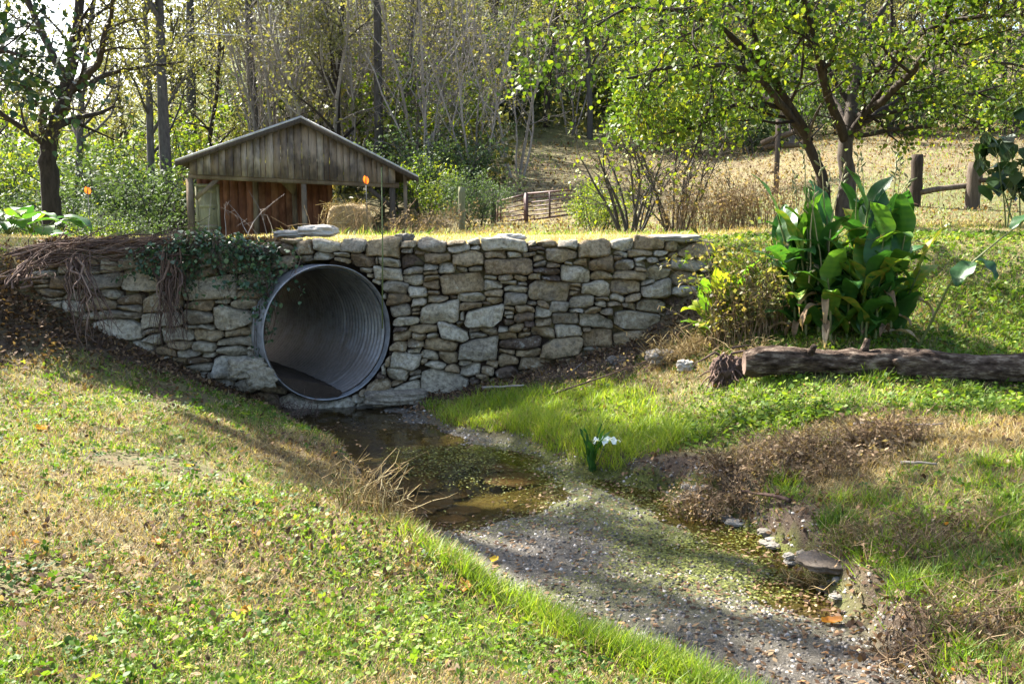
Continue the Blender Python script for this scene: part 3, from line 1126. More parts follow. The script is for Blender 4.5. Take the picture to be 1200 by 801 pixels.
    # rafters seen under the overhang
ra_ = Buf()
for k in range(9):
    t0 = .15 + k * .9
    ra_.beam(W(sL + .1, roof_z(sL + .1) - .08, t0), W(sA, zA - .08, t0), .05, .12, .3)
    ra_.beam(W(sR - .1, roof_z(sR - .1) - .08, t0), W(sA, zA - .08, t0), .05, .12, .3)
obj('rafters', ra_, M['post'], shed)
hb = Buf()
hb.beam(W(sz(bl) - .05, hdr_z(sz(bl)) - .07, .12), W(sz(br) + .1, hdr_z(sz(br)) - .07, .12), .14, .16, .35)
obj('header_beam', hb, M['board_tan'], shed)


def post_at(px, back, wd, top, mat, tone=.4):
    p = fr(px, 235, back)
    gz = h1(p.x, p.y)
    b_ = Buf()
    b_.beam(Vector((p.x, p.y, gz - .2)), Vector((p.x, p.y, top)), wd, wd, tone)
    return obj('post', b_, M[mat], shed)


post_at(223, .12, .17, hdr_z(sz(bl)) - .15, 'board_tan', .35)
post_at(356.5, .12, .14, hdr_z(sz(fr(356, 210))) - .15, 'board_tan', .6)
post_at(460, .12, .17, hdr_z(sz(br)) - .15, 'post', .35)
post_at(475, .12, .11, roof_z(sz(fr(475, 210))) - .08, 'board_tan', .5)
post_at(448, 5.0, .15, 1.5, 'post', .3)


def plank_wall(sa, sb, back, zt0, zt1, zb0, mat, seed):
    q = np.random.default_rng(seed)
    b_ = Buf()
    s = sa
    while s < sb - .02:
        s2 = min(s + q.uniform(.16, .27), sb)
        o_ = q.uniform(-.012, .012)
        zt = zt0 + (zt1 - zt0) * ((s + s2) / 2 - sa) / (sb - sa)
        b_.hexa([W(s + .005, zb0, back + o_), W(s2 - .005, zb0, back + o_), W(s2 - .005, zb0, back + o_ + .025), W(s + .005, zb0, back + o_ + .025),
                 W(s + .005, zt, back + o_), W(s2 - .005, zt, back + o_), W(s2 - .005, zt, back + o_ + .025), W(s + .005, zt, back + o_ + .025)], q.uniform(.2, .8))
        s = s2
    b_.hexa([W(sa, zb0, back + .05), W(sb, zb0, back + .05), W(sb, zb0, back + .06), W(sa, zb0, back + .06),
             W(sa, zt0, back + .05), W(sb, zt1, back + .05), W(sb, zt1, back + .06), W(sa, zt0, back + .06)], .1)
    return obj('board_wall', b_, M[mat], shed)


s0 = sz(bl) + .08
sm1 = sz(fr(299, 230, 1.5)); sm2 = sz(fr(389, 230, 2.1))
plank_wall(s0, sm1, 1.5, hdr_z(s0) + .3, hdr_z(sm1) + .6, g_shed - .1, 'board_red', 3)
plank_wall(sm1 + .05, sm2, 2.1, hdr_z(sm1) + .5, hdr_z(sm2) + .5, g_shed - .1, 'board_red', 4)
# side of the closed bay, running back
b_ = Buf()
q = np.random.default_rng(8)
for k in range(26):
    t0 = 2.1 + k * .21
    b_.box(W(sm2, (g_shed - .1 + 1.6) / 2, t0 + .1), (.03, .2, 1.7 - g_shed), q.uniform(.2, .8), math.atan2(SV.y, SV.x))
obj('board_wall', b_, M['board_red'], shed)
b_ = Buf()
b_.beam(W(sm1 + .02, g_shed - .1, 1.46), W(sm1 + .02, hdr_z(sm1) + .4, 1.46), .15, .15, .35)
obj('post', b_, M['board_tan'], shed)
b_ = Buf()
sc_ = sz(fr(345, 230, 1.9))
b_.beam(W(sc_, g_shed - .1, 1.85), W(sc_, hdr_z(sc_) - .1, 1.85), .14, .14, .3)
obj('post', b_, M['board_tan'], shed)
b_ = Buf()
v0, v1, v2 = W(sc_ - .52, hdr_z(sc_) + .0, 1.76), W(sc_ + .12, hdr_z(sc_) + .0, 1.76), W(sc_ - .02, hdr_z(sc_) - .5, 1.76)
b_.add([v0, v1, v2, v0 + NV * .04, v1 + NV * .04, v2 + NV * .04], [[0, 1, 2], [3, 5, 4]], .55)
b_.f.append(np.array([[0, 3, 4, 1], [1, 4, 5, 2], [2, 5, 3, 0]]))
obj('gusset', b_, M['board_tan'], shed)
b_ = Buf()
b_.beam(W(s0 + .05, hdr_z(s0) - .75, .12), W(s0 + .75, hdr_z(s0) - .12, .12), .06, .13, .5)
obj('brace', b_, M['board_tan'], shed)
b_ = Buf()
b_.beam(W(sz(br) - .85, hdr_z(sz(br)) - .15, .12), W(sz(br) - .05, hdr_z(sz(br)) - .8, .12), .06, .13, .3)
obj('brace', b_, M['post'], shed)
da, db = sz(fr(232, 230, 1.42)), sz(fr(254, 230, 1.42))
zt = fr(240, 219, 1.42).z
door = obj('door', (lambda b: (b.hexa([W(da, g_shed + .02, 1.43), W(db, g_shed + .02, 1.43), W(db, g_shed + .02, 1.48), W(da, g_shed + .02, 1.48),
           W(da, zt, 1.43), W(db, zt, 1.43), W(db, zt, 1.48), W(da, zt, 1.48)], .5), b)[1])(Buf()), M['door_green'], shed)
b_ = Buf()
for a_, c_ in (((da - .04, g_shed), (da - .04, zt + .08)), ((db + .04, g_shed), (db + .04, zt + .08)), ((da - .09, zt + .05), (db + .09, zt + .05))):
    b_.beam(W(a_[0], a_[1], 1.44), W(c_[0], c_[1], 1.44), .08, .06 if a_[0] == c_[0] else .09, .45)
for z_ in (g_shed + .35, g_shed + 1.0, zt - .12):
    b_.beam(W(da + .02, z_, 1.415), W(db - .02, z_, 1.415), .025, .1, .6)
obj('frame', b_, M['door_green'], door)
b_ = Buf()
b_.tube([W(db - .08, g_shed + .9, 1.41), W(db - .08, g_shed + .9, 1.36), W(db - .14, g_shed + .9, 1.36)], .02, 6, .5)
obj('handle', b_, M['darkmetal'], door)


# ------------------------------------------------------------------ fences and gate
def round_post(px, ytop, Y, wpx, mat, name='fence_post', label='', group=None, lean=0.0, tone=.4, cat='fence post'):
    p = at(px, ytop, Y)
    gz = h1(p.x, p.y)
    r = wpx / F * Y / 2
    b_ = Buf()
    n = 9
    z = np.linspace(gz - .25, p.z, n)
    pts = [(p.x + lean * (p.z - zz) + .006 * math.sin(zz * 7), p.y, zz) for zz in z]
    rr = r * (1 + .06 * RNG.normal(size=n)); rr[-1] *= .93
    b_.tube(pts, rr, 12, tone, rough=.04)
    o = obj(name, b_, M[mat], off=(p.x, p.y, gz))
    tag(o, label, cat, group)
    return o, p, gz


round_post(541, 219, 27, 8, 'post_green', label='tall mossy greenish wooden fence post beside the shed bushes', tone=.55)
round_post(578, 221, 29, 6.5, 'post', label='dark wooden post at the hinge side of the red gate', tone=.2)
round_post(681, 224, 30, 8, 'post', label='short leafy-topped wooden post at the latch end of the red gate', tone=.35)
o1, p1, g1 = round_post(1075.5, 181, 22.5, 13.5, 'post', label='thinner round dark wooden fence post on the right pasture', tone=.1)
o2, p2, g2 = round_post(1143, 190, 22, 17, 'post', label='thick pale-topped fence post on the right pasture', tone=.45)
rl = Buf()
a_, b2_ = at(1077, 226, 22.45), at(1143, 215, 22.0)
pts = [a_.lerp(b2_, t) + Vector((0, 0, .015 * math.sin(t * 5))) for t in np.linspace(0, 1, 9)]
rl.tube(pts, [.065, .06, .062, .058, .06, .064, .06, .058, .055], 9, .55, rough=.05)
tag(obj('fence_rail', rl, M['post'], off=tuple(a_)), 'round wooden rail slanting between the two pasture posts', 'fence rail')
rl = Buf()
a_, b2_ = at(1146, 211, 21.9), at(1260, 214, 21.0)
rl.tube([a_.lerp(b2_, t) for t in np.linspace(0, 1, 7)], .055, 9, .3, rough=.05)
tag(obj('fence_rail', rl, M['post'], off=tuple(a_)), 'wooden rail running off to the right behind the broad-leaved plant', 'fence rail')
# rail stack behind the big tree
for (x0, y0, x1, y1, lab) in ((893, 168, 938, 151, 'upper split rail of the stack behind the big tree'), (896, 172, 945, 168, 'lower split rail of the stack behind the big tree')):
    rl = Buf()
    a_, b2_ = at(x0, y0, 30), at(x1, y1, 29)
    rl.tube([a_.lerp(b2_, t) + Vector((0, 0, .02 * math.sin(t * 6))) for t in np.linspace(0, 1, 8)], .085, 8, .3, rough=.08)
    tag(obj('split_rail', rl, M['post'], off=tuple(a_)), lab, 'fence rail')
st_ = Buf()
pp = at(912, 150, 29.5)
st_.tube([(pp.x, pp.y, h1(pp.x, pp.y) - .2), (pp.x, pp.y, pp.z + .25)], .08, 8, .3, rough=.05)
pp2 = at(940, 150, 29.0)
tag(obj('fence_post', st_, M['post'], off=(pp.x, pp.y, h1(pp.x, pp.y))), 'short post holding the stacked split rails behind the big tree', 'fence post')

gate_p = at(617, 265, 29)
gate = thing('farm_gate', 'rusty red tubular farm gate with horizontal bars standing in the pasture', 'gate', (gate_p.x, gate_p.y, h1(gate_p.x, gate_p.y)))


def gate_panel(c, rails, verts, Ya, Yb):
    """c: four photo corners tl tr br bl"""
    tl, tr, br_, bl_ = at(*c[0], Ya), at(*c[1], Yb), at(*c[2], Yb), at(*c[3], Ya)
    f = Buf()
    f.tube([tl, tr], .03, 8, .5); f.tube([bl_, br_], .03, 8, .5)
    f.tube([tl, bl_], .03, 8, .5); f.tube([tr, br_], .03, 8, .5)
    obj('frame', f, M['rust'], gate)
    rr = Buf()
    for k in range(1, rails):
        t = k / rails
        rr.tube([tl.lerp(bl_, t), tr.lerp(br_, t)], .02, 6, .5)
    obj('bars', rr, M['rust'], gate)
    vv = Buf()
    for t in verts:
        vv.tube([tl.lerp(tr, t) - Vector((0, .035, 0)), bl_.lerp(br_, t) - Vector((0, .035, 0))], .028, 8, .45)
    obj('uprights', vv, M['rust'], gate)


gate_panel([(583, 236), (615, 228), (615, 257), (583, 260)], 5, [.12], 30, 29.1)
gate_panel([(618, 227), (677, 222), (677, 250), (618, 258)], 6, [.45], 29, 28.4)
gpst = Buf()
a_ = at(617, 226, 29)
gpst.tube([a_, (a_.x, a_.y, h1(a_.x, a_.y) - .2)], .055, 10, .4)
obj('post', gpst, M['rust'], gate)

# ------------------------------------------------------------------ hay bale, ornaments, cable, stake
def rough_block(c, s, nseg=10, rnd=.25, noise_a=.02, tone=.5, seed=0, rot=0.0, pw=5):
    """rounded irregular block"""
    b_ = Buf()
    faces = []
    vs = []
    n = nseg
    for axis_ in range(3):
        for sg in (-1, 1):
            base = len(vs)
            for i in range(n + 1):
                for j in range(n + 1):
                    q = [0, 0, 0]
                    q[axis_] = sg
                    q[(axis_ + 1) % 3] = i / n * 2 - 1
                    q[(axis_ + 2) % 3] = j / n * 2 - 1
                    v = np.array(q, float)
                    l = (np.abs(v) ** pw).sum() ** (1 / pw)
                    v = v / l
                    vv = Vector(tuple(v * 2.2)) + Vector((seed * 3.1, seed, 0))
                    d = mnoise.noise(vv) * .8 + .35 * mnoise.noise(vv * 3) + .16 * mnoise.noise(vv * 7.5)
                    v = v * (1 + np.clip(noise_a * d / np.mean(s) * 1.6, -.2, .2))
                    vs.append(v * np.array(s) / 2)
            for i in range(n):
                for j in range(n):
                    a = base + i * (n + 1) + j
                    f = [a, a + n + 1, a + n + 2, a + 1]
                    faces.append(f if sg > 0 else f[::-1])
    vs = np.array(vs)
    if rot:
        cr, sr = math.cos(rot), math.sin(rot)
        vs = vs @ np.array([[cr, sr, 0], [-sr, cr, 0], [0, 0, 1]])
    b_.add(vs + np.array(tuple(c)), faces, tone)
    return b_


pb_ = at(410, 262, 19.0)
gz = h1(pb_.x, pb_.y)
top = at(410, 240, 19.0).z
hb_ = rough_block((pb_.x, pb_.y, (gz + top) / 2 - .04), (.8, .66, top - gz + .06), 20, noise_a=.07, tone=.4, seed=3, pw=5)
bale = thing('hay_bale', 'pale hay bale with dry flower stalks on top in front of the shed', 'hay bale', (pb_.x, pb_.y, gz))
obj('bale', hb_, M['hay'], bale, smooth=True)
hs = Buf()
for k in range(420):
    a = RNG.uniform(0, 2 * pi)
    bx = pb_.x + RNG.uniform(-.43, .43); bz = RNG.uniform(gz, top + .02); by = pb_.y - .34 + RNG.uniform(-.02, .03)
    if k % 3 == 0: by = pb_.y + RNG.uniform(-.33, .3); bz = top - .02
    d = np.array([RNG.normal() * .1, -abs(RNG.normal()) * .05, RNG.normal() * .09])
    hs.tube([(bx, by, bz), (bx + d[0] * .6, by + d[1], bz + d[2] * .6), (bx + d[0] * 1.1, by + d[1] * 1.3, bz + d[2] * 1.1 - .02)], .004, 3, RNG.uniform(.3, 1), cap=False)
obj('loose_straw', hs, M['grass_dry'], bale)

# dry stems standing on and around the bale
dw = Buf()
for k in range(46):
    bx = pb_.x + RNG.uniform(-.5, .75); by = pb_.y - .45 + RNG.uniform(-.2, .3)
    bz = h1(bx, by)
    ht = RNG.uniform(.55, 1.35); lean = RNG.normal() * .35
    pts = [(bx + lean * t ** 1.6 * ht + .03 * math.sin(t * 6 + k), by + RNG.normal() * .01, bz + ht * t) for t in np.linspace(0, 1, 7)]
    dw.tube(pts, np.linspace(.009, .003, 7), 4, RNG.uniform(.4, .95), cap=False)
    for t in (.45, .6, .75, .9):
        i = int(t * 6)
        p = np.array(pts[i]); e_ = p + np.array([RNG.normal() * .14, RNG.normal() * .08, RNG.uniform(.03, .16)])
        dw.tube([p, (p + e_) / 2 + np.array([0, 0, .02]), e_], [.004, .003, .002], 3, RNG.uniform(.5, 1), cap=False)
tag(obj('dry_flower_stalks', dw, M['dead_weed'], off=(pb_.x, pb_.y - .45, gz)), 'tangle of dry pale flower stalks leaning over the hay bale', 'dead plant')

def leafy_ornament(px, py, Y, lab):
    top_ = at(px, py, Y)
    base = Vector((top_.x, top_.y, h1(top_.x, top_.y)))
    t = thing('garden_stake', lab, 'garden ornament', tuple(base))
    b_ = Buf()
    b_.tube([base - Vector((0, 0, .1)), base.lerp(top_, .5) + Vector((.006, 0, 0)), top_], .007, 6, .4)
    obj('rod', b_, M['darkmetal'], t)
    b_ = Buf()
    R_ = .04
    # butterfly-like pair of curved wings round a small body
    for sgn, tl in ((-1, .9), (1, .5)):
        n = 9
        V = []
        for i in range(n):
            for j in range(5):
                u = i / (n - 1); v_ = j / 4
                wdt = R_ * (.25 + 1.0 * math.sin(pi * min(1, u * .85 + .1)))
                V.append((top_.x + sgn * v_ * wdt * .75, top_.y + .05 * v_ * v_ * sgn - .01, top_.z - .03 + u * .11 + .03 * v_ * tl))
        q = np.arange(n * 5).reshape(n, 5)
        b_.add(V, np.stack([q[:-1, :-1], q[:-1, 1:], q[1:, 1:], q[1:, :-1]], -1).reshape(-1, 4), .6)
    obj('wings', b_, M['orange'], t)
    b_ = Buf()
    b_.tube([top_ + Vector((0, -.012, -.04)), top_ + Vector((0, -.015, .02)), top_ + Vector((0, -.012, .08))], [.006, .011, .004], 8, .4)
    obj('body', b_, M['darkmetal'], t)


leafy_ornament(429, 214, 15.2, 'orange winged garden ornament on a thin rod in front of the shed')
leafy_ornament(103, 226, 17.5, 'orange winged garden ornament above the big leaves at the left')

# tall thin green stake rising from the wall beside the pipe
a_, b2_ = at(448, 385, 11.05), at(447, 196, 11.2)
sk = Buf()
sk.tube([a_, a_.lerp(b2_, .5) + Vector((.008, 0, 0)), b2_], .008, 6, .4)
tag(obj('thin_stake', sk, M['stalk'], off=tuple(a_)), 'tall thin green stake standing against the wall beside the pipe', 'stake')

cb_ = Buf()
for (ya, yb, dz) in ((21, 31, 0.0),):
    A_, B_ = at(-60, 17, 36), at(640, 36, 60)
    cb_.tube([A_.lerp(B_, t) - Vector((0, 0, .6 * 4 * t * (1 - t))) for t in np.linspace(0, 1, 24)], .022, 5, .6)
tag(obj('overhead_cable', cb_, M['cable'], off=tuple(A_)), 'thin pale overhead cable crossing in front of the woods', 'cable')

# ------------------------------------------------------------------ log, stump, rocks
lg = thing('fallen_log', 'long dark fallen log lying across the right bank in front of the cannas', 'log')
LA = on_ground(850, 440); 
LB = Vector((LA.x + 4.3, LA.y + .35, 0)); LB.z = h1(LB.x, LB.y)
cA = at(872, 425, 8.9); cB = at(1290, 431, 8.75)
lg.location = (cA.x, cA.y, cA.z - .14)
n, sd_ = 90, 40
V = np.zeros((n, sd_, 3))
tx = (cB - cA)
L = tx.length
tx = tx / L
ux = Vector((-tx.y, tx.x, 0)).normalized(); wz = tx.cross(ux)
for i in range(n):
    t = i / (n - 1)
    c = cA + tx * (L * t) + ZV * (.02 * math.sin(t * 7) + .012 * math.sin(t * 17))
    r0 = .122 + .02 * t + .012 * math.sin(t * 13 + 1) + (.02 * math.exp(-((t - .3) / .02) ** 2))
    if t < .03: r0 *= .8 + t * 7
    for j in range(sd_):
        a = 2 * pi * j / sd_
        fiss = abs(mnoise.noise(Vector((t * 9, math.cos(a + t * 1.5) * 5, math.sin(a + t * 1.5) * 5))))
        f2 = mnoise.noise(Vector((t * 40, math.cos(a) * 9, math.sin(a) * 9)))
        r = r0 * (1 + .3 * (fiss - .25) + .08 * f2)
        p = c + ux * (math.cos(a) * r) + wz * (math.sin(a) * r)
        V[i, j] = tuple(p)
ii = np.arange(n * sd_).reshape(n, sd_)
lb = Buf()
lb.add(V.reshape(-1, 3), np.stack([ii[:-1], np.roll(ii[:-1], -1, 1), np.roll(ii[1:], -1, 1), ii[1:]], -1).reshape(-1, 4), .45)
M['log'] = simple('log bark', [(0, (.02, .013, .009)), (.5, (.09, .063, .046)), (1, (.3, .24, .18))], 14, .9, .95, .1, .03, 46, (.5, 1, 1.6))
obj('bark', lb, M['log'], lg, smooth=True)
eb = Buf()
eb.add(np.vstack([V[0], V[0].mean(0) + np.array([.03, 0, 0])]), [[j, sd_, (j + 1) % sd_] for j in range(sd_)], .6)
obj('cut_end', eb, M['root'], lg)
for t_, dz_, dy_, ln_ in ((.17, .8, -.5, .1), (.33, .9, .1, .12), (.4, .3, -.9, .07)):
    kb = Buf()
    c_ = cA + tx * (L * t_)
    dv = Vector((.25, dy_, dz_)).normalized()
    kb.tube([c_ + dv * .08, c_ + dv * (.12 + ln_ * .5), c_ + dv * (.12 + ln_)], [.05, .032, .026], 9, .4, rough=.1)
    obj('branch_stub', kb, M['log'], lg)

sp = on_ground(850, 448)
stp = thing('broken_stump', 'dark broken stump with torn roots at the left end of the log', 'stump', (sp.x, sp.y, sp.z))
sb_ = rough_block((sp.x + .03, sp.y + .02, sp.z + .08), (.3, .3, .3), 20, noise_a=.14, tone=.35, seed=11, pw=2.6)
obj('trunk', sb_, M['root'], stp, smooth=True)
sb_ = Buf()
for k in range(46):
    a = RNG.uniform(0, 2 * pi); l = RNG.uniform(.15, .4)
    p = np.array([sp.x, sp.y, sp.z + RNG.uniform(.05, .3)])
    d = np.array([math.cos(a), math.sin(a) * .8, RNG.uniform(-.5, .5)])
    pts = [p + d * l * t + np.array([0, 0, -.16 * t * t]) + RNG.normal(size=3) * .012 for t in np.linspace(.2, 1, 6)]
    sb_.tube(pts, np.linspace(.014, .004, 6), 5, RNG.uniform(.2, .8), cap=False)
obj('roots', sb_, M['root'], stp)


M['mudrock'] = simple('muddy rock', [(0, (.045, .034, .025)), (.5, (.13, .105, .08)), (1, (.27, .23, .18))], 9, .4, .9, .15, .015, 30)


def rock(px, py, wpx, hpx, lab, seed, tone=.6, Y=None, dz=0.0, mat='rock', dpth=.8, pw=3.2, name='rock', cat='rock', group=None, rot=None):
    g = on_ground(px, py) if Y is None else Vector(at(px, py, Y))
    sx = wpx / F * g.y; szv = hpx / F * g.y
    b_ = rough_block((g.x, g.y, g.z + szv * .42 + dz), (sx, sx * dpth, szv), 18, noise_a=.05 * min(1, szv * 7), tone=tone, seed=seed, pw=pw, rot=rot if rot is not None else RNG.uniform(-.4, .4))
    o = obj(name, b_, M[mat], off=(g.x, g.y, g.z), smooth=True)
    return tag(o, lab, cat, group)


def loose_on_wall(px, py, wpx, hpx, lab, seed, tone, Y):
    rock(px, py, wpx, hpx, lab, seed, tone, Y=Y, pw=3.6, name='capstone', cat='stone', rot=.05)


loose_on_wall(373, 276, 44, 13, 'pale flat stone lying on top of the wall above the pipe', 31, .85, 11.6)
loose_on_wall(340, 278, 36, 9, 'flat grey stone on the wall top left of the pale one', 32, .6, 11.6)
loose_on_wall(474, 283, 22, 10, 'small dark reddish stone on the wall top right of the pipe', 33, .02, 11.6)
loose_on_wall(598, 284, 34, 11, 'pale grey rounded stone on the middle of the wall top', 34, .75, 11.7)
loose_on_wall(790, 283, 60, 9, 'long flat stone at the right end of the wall top', 35, .45, 11.8)
rock(775, 426, 34, 17, 'tan boulder half buried left of the dead grass clump', 41, .55)
rock(803, 434, 18, 13, 'pale stone leaning between the tan boulder and the stump', 42, .8)
rock(975, 652, 84, 15, 'low muddy grey-brown rock ledge jutting out at the right waterline', 46, .5, mat='mudrock', pw=2.6, dpth=.8, rot=.5, dz=-.06)
rock(722, 431, 24, 14, 'reddish brown rock at the foot of the wall end', 43, .15)
rock(306, 452, 32, 24, 'big pale block leaning below the left edge of the pipe', 44, .74, mat='stone', Y=10.62, dpth=.6, rot=.6, pw=7)
rock(290, 440, 40, 22, 'flat pale block wedged above the leaning one left of pipe', 45, .76, mat='stone', Y=10.6, dpth=.6, rot=.4, pw=7)
rock(465, 471, 70, 16, 'long flat grey block at the wall foot right of the pipe', 48, .62, mat='stone', Y=11.1, pw=6, dpth=.5, rot=.05)
if 0: rock(572, 511, 56, 9, 'dark muddy hump at the left tip of the grass island', 49, .1, mat='soil', name='mud_mound', cat='mound')
for k in range(26):
    px = RNG.uniform(440, 660); py = RNG.uniform(530, 612)
    g_ = on_ground(px, py)
    if g_.z > WATER - .045: continue
    rock(px, py, RNG.uniform(30, 85), RNG.uniform(5, 9), 'flat brown stone lying under the clear shallow water', 60 + k, RNG.uniform(.1, .9), mat='wetrock', pw=2.6, name='submerged_stone', cat='stone', group='flat stones on the stream bed')
for k in range(26):
    px = RNG.uniform(800, 985); py = 570 + (px - 800) * .62 + RNG.uniform(-8, 22)
    rock(px, py, RNG.uniform(7, 24), RNG.uniform(4, 9), 'small pale broken stone along the right waterline', 90 + k, RNG.uniform(.0, .7), pw=2.8, name='shore_stone', cat='stone', group='broken stones along the right waterline')


def stick(p, q, r, lab, tone=.6, sag=.0, mat='twig_pale'):
    b_ = Buf()
    n = 9
    pts = [Vector(p).lerp(Vector(q), t) + Vector((0, 0, sag * math.sin(pi * t))) + Vector(tuple(RNG.normal(size=3) * r * .18)) for t in np.linspace(0, 1, n)]
    b_.tube(pts, np.linspace(r, r * .5, n), 6, tone, rough=.06)
    tag(obj('stick', b_, M[mat], off=tuple(pts[0])), lab, 'stick')


def gpix(px, py, dz=0.0): return on_ground(px, py) + Vector((0, 0, dz))


stick(gpix(566, 467, .12), gpix(613, 469, .16), .016, 'pale dead stick lying over the grass island tip')
stick(gpix(925, 597, .05), gpix(868, 592, .1), .016, 'dark forked twig lying on the right gravel edge', .1, mat='root')
stick(gpix(640, 470, .05), gpix(760, 452, .25), .012, 'long dark branch on the ground at the wall foot', .3, mat='root')
stick(gpix(655, 452, .02), at(682, 425, 10.9), .009, 'thin pale twig leaning on the wall behind the grass')
stick(gpix(1000, 503, .04), gpix(1105, 506, .05), .014, 'pale dead branch lying across the right bank', .3)
stick(gpix(1055, 548, .03), gpix(1098, 551, .04), .014, 'short thick pale branch on the right bank', .35)
# ------------------------------------------------------------------ leaf templates
LEAF4 = (np.array([[0, 0, 0], [.32, .45, .05], [0, 1, -.06], [-.32, .45, .05]]), [[0, 1, 2, 3]])
HEART = (np.array([[0, 0, 0], [.42, .12, .04], [.46, .5, .05], [0, 1.05, -.12], [-.46, .5, .05], [-.42, .12, .04], [0, .5, -.03]]),
         [[0, 1, 2, 6], [6, 2, 3, 3], [0, 6, 4, 5], [6, 3, 4, 4]])
HEART = (HEART[0], [[0, 1, 2, 6], [0, 6, 4, 5], [6, 2, 3, 4]])
OVAL = (np.array([[0, 0, 0], [.2, .2, .03], [.27, .5, .04], [.15, .82, .0], [0, 1, -.08], [-.15, .82, 0], [-.27, .5, .04], [-.2, .2, .03]]),
        [[0, 1, 2, 7], [7, 2, 3, 6], [6, 3, 4, 5]])


class Tree:
    def __init__(self, seed):
        self.r = np.random.default_rng(seed)
        self.wood = Buf()
        self.tips = []       # (point, dir)
        self.minr = .004

    def branch(self, p, d, length, r0, level, spec):
        r = self.r
        n = 8 if level == 0 else (6 if level == 1 else 4)
        pts = [np.array(p, float)]
        d = np.array(d, float); d /= np.linalg.norm(d)
        dirs = [d]
        g = spec['gnarl'][min(level, len(spec['gnarl']) - 1)]
        up = spec['up'][min(level, len(spec['up']) - 1)]
        for i in range(n - 1):
            d = d + r.normal(size=3) * g + np.array([0, 0, up])
            d /= np.linalg.norm(d)
            pts.append(pts[-1] + d * length / (n - 1))
            dirs.append(d)
        rad = np.linspace(r0, max(self.minr, r0 * (.35 if level else spec.get('taper', .4))), n)
        self.path(pts, rad, level, spec)

    def path(self, pts, rad, level, spec):
        r = self.r
        pts = [np.array(tuple(p), float) for p in pts]
        n = len(pts)
        sides = (10, 7, 5, 3)[min(level, 3)]
        self.wood.tube(pts, rad, sides, float(np.clip(.4 + r.normal() * .12, 0, 1)), cap=False, rough=.05 if level < 2 else 0)
        length = sum(np.linalg.norm(pts[i + 1] - pts[i]) for i in range(n - 1))
        if level >= spec['levels']:
            for i in range(1, n):
                self.tips.append((pts[i], pts[i] - pts[i - 1]))
            return
        nk = spec['kids'][level]
        nk = int(nk) if nk == int(nk) else int(nk + r.random())
        s0 = spec['start'][level]
        for k in range(nk):
            t = s0 + (1 - s0) * (k + r.random()) / nk
            f = t * (n - 1); i = min(int(f), n - 2); fr_ = f - i
            p = pts[i] * (1 - fr_) + pts[i + 1] * fr_
            d = pts[i + 1] - pts[i]; d /= np.linalg.norm(d)
            v = r.normal(size=3)
            v -= d * v.dot(d); v /= np.linalg.norm(v)
            a = math.radians(spec['angle'][level] + r.normal() * 12)
            nd = d * math.cos(a) + v * math.sin(a)
            ln = spec['len'][level] * length * (1.1 - .55 * t * (1 if level == 0 else .6)) * r.uniform(.65, 1.2)
            rr = (rad[i] * (1 - fr_) + rad[i + 1] * fr_) * r.uniform(.38, .6)
            self.branch(p, nd, ln, max(rr, self.minr), level + 1, spec)

    def leaves(self, n, size, spread, tmpl, droop=.4, tone=(.1, .95), clump=.7, zmin=None):
        r = self.r
        if not self.tips: return Buf()
        T = np.array([t[0] for t in self.tips])
        D = np.array([t[1] for t in self.tips]); D /= np.linalg.norm(D, axis=1, keepdims=True) + 1e-9
        wgt = r.random(len(T)) ** (2.5 * clump)
        wgt /= wgt.sum()
        k = r.choice(len(T), n, p=wgt)
        P = T[k] + r.normal(size=(n, 3)) * spread
        yaw = r.uniform(0, 2 * pi, n)
        tilt = -droop * 1.2 + r.normal(size=n) * .7
        R = rots(yaw, tilt, r.normal(size=n) * .5)
        S = size * np.exp(r.normal(size=n) * .25)
        tipt = r.uniform(*tone, len(T))
        tn = np.clip(tipt[k] * .6 + r.uniform(tone[0], tone[1], n) * .4, 0, 1)
        b = Buf()
        b.scatter(tmpl[0], tmpl[1], P, R, S, tn)
        return b


def make_tree(name, label, cat, tree, leafbuf, wood_mat, leaf_mat, loc, group=None, leafname='crown'):
    t = thing(name, label, cat, loc, group)
    w_ = tree.wood.mesh('trunk', M[wood_mat], (0, 0, 0), True)
    o = bpy.data.objects.new('trunk', w_); COL.objects.link(o); o.parent = t
    if leafbuf is not None and leafbuf.n:
        l_ = leafbuf.mesh(leafname, M[leaf_mat])
        o = bpy.data.objects.new(leafname, l_); COL.objects.link(o); o.parent = t
    return t


# ------------------------------------------------------------------ big multi-stem tree on the right
MY = 17.5
mb = at(985, 232, MY)
mbase = np.array([mb.x, mb.y, h1(mb.x, mb.y) - .1])


def mp(px, py, dy=0.0):
    p = at(px, py, MY + dy)
    return np.array([p.x, p.y, p.z]) - mbase


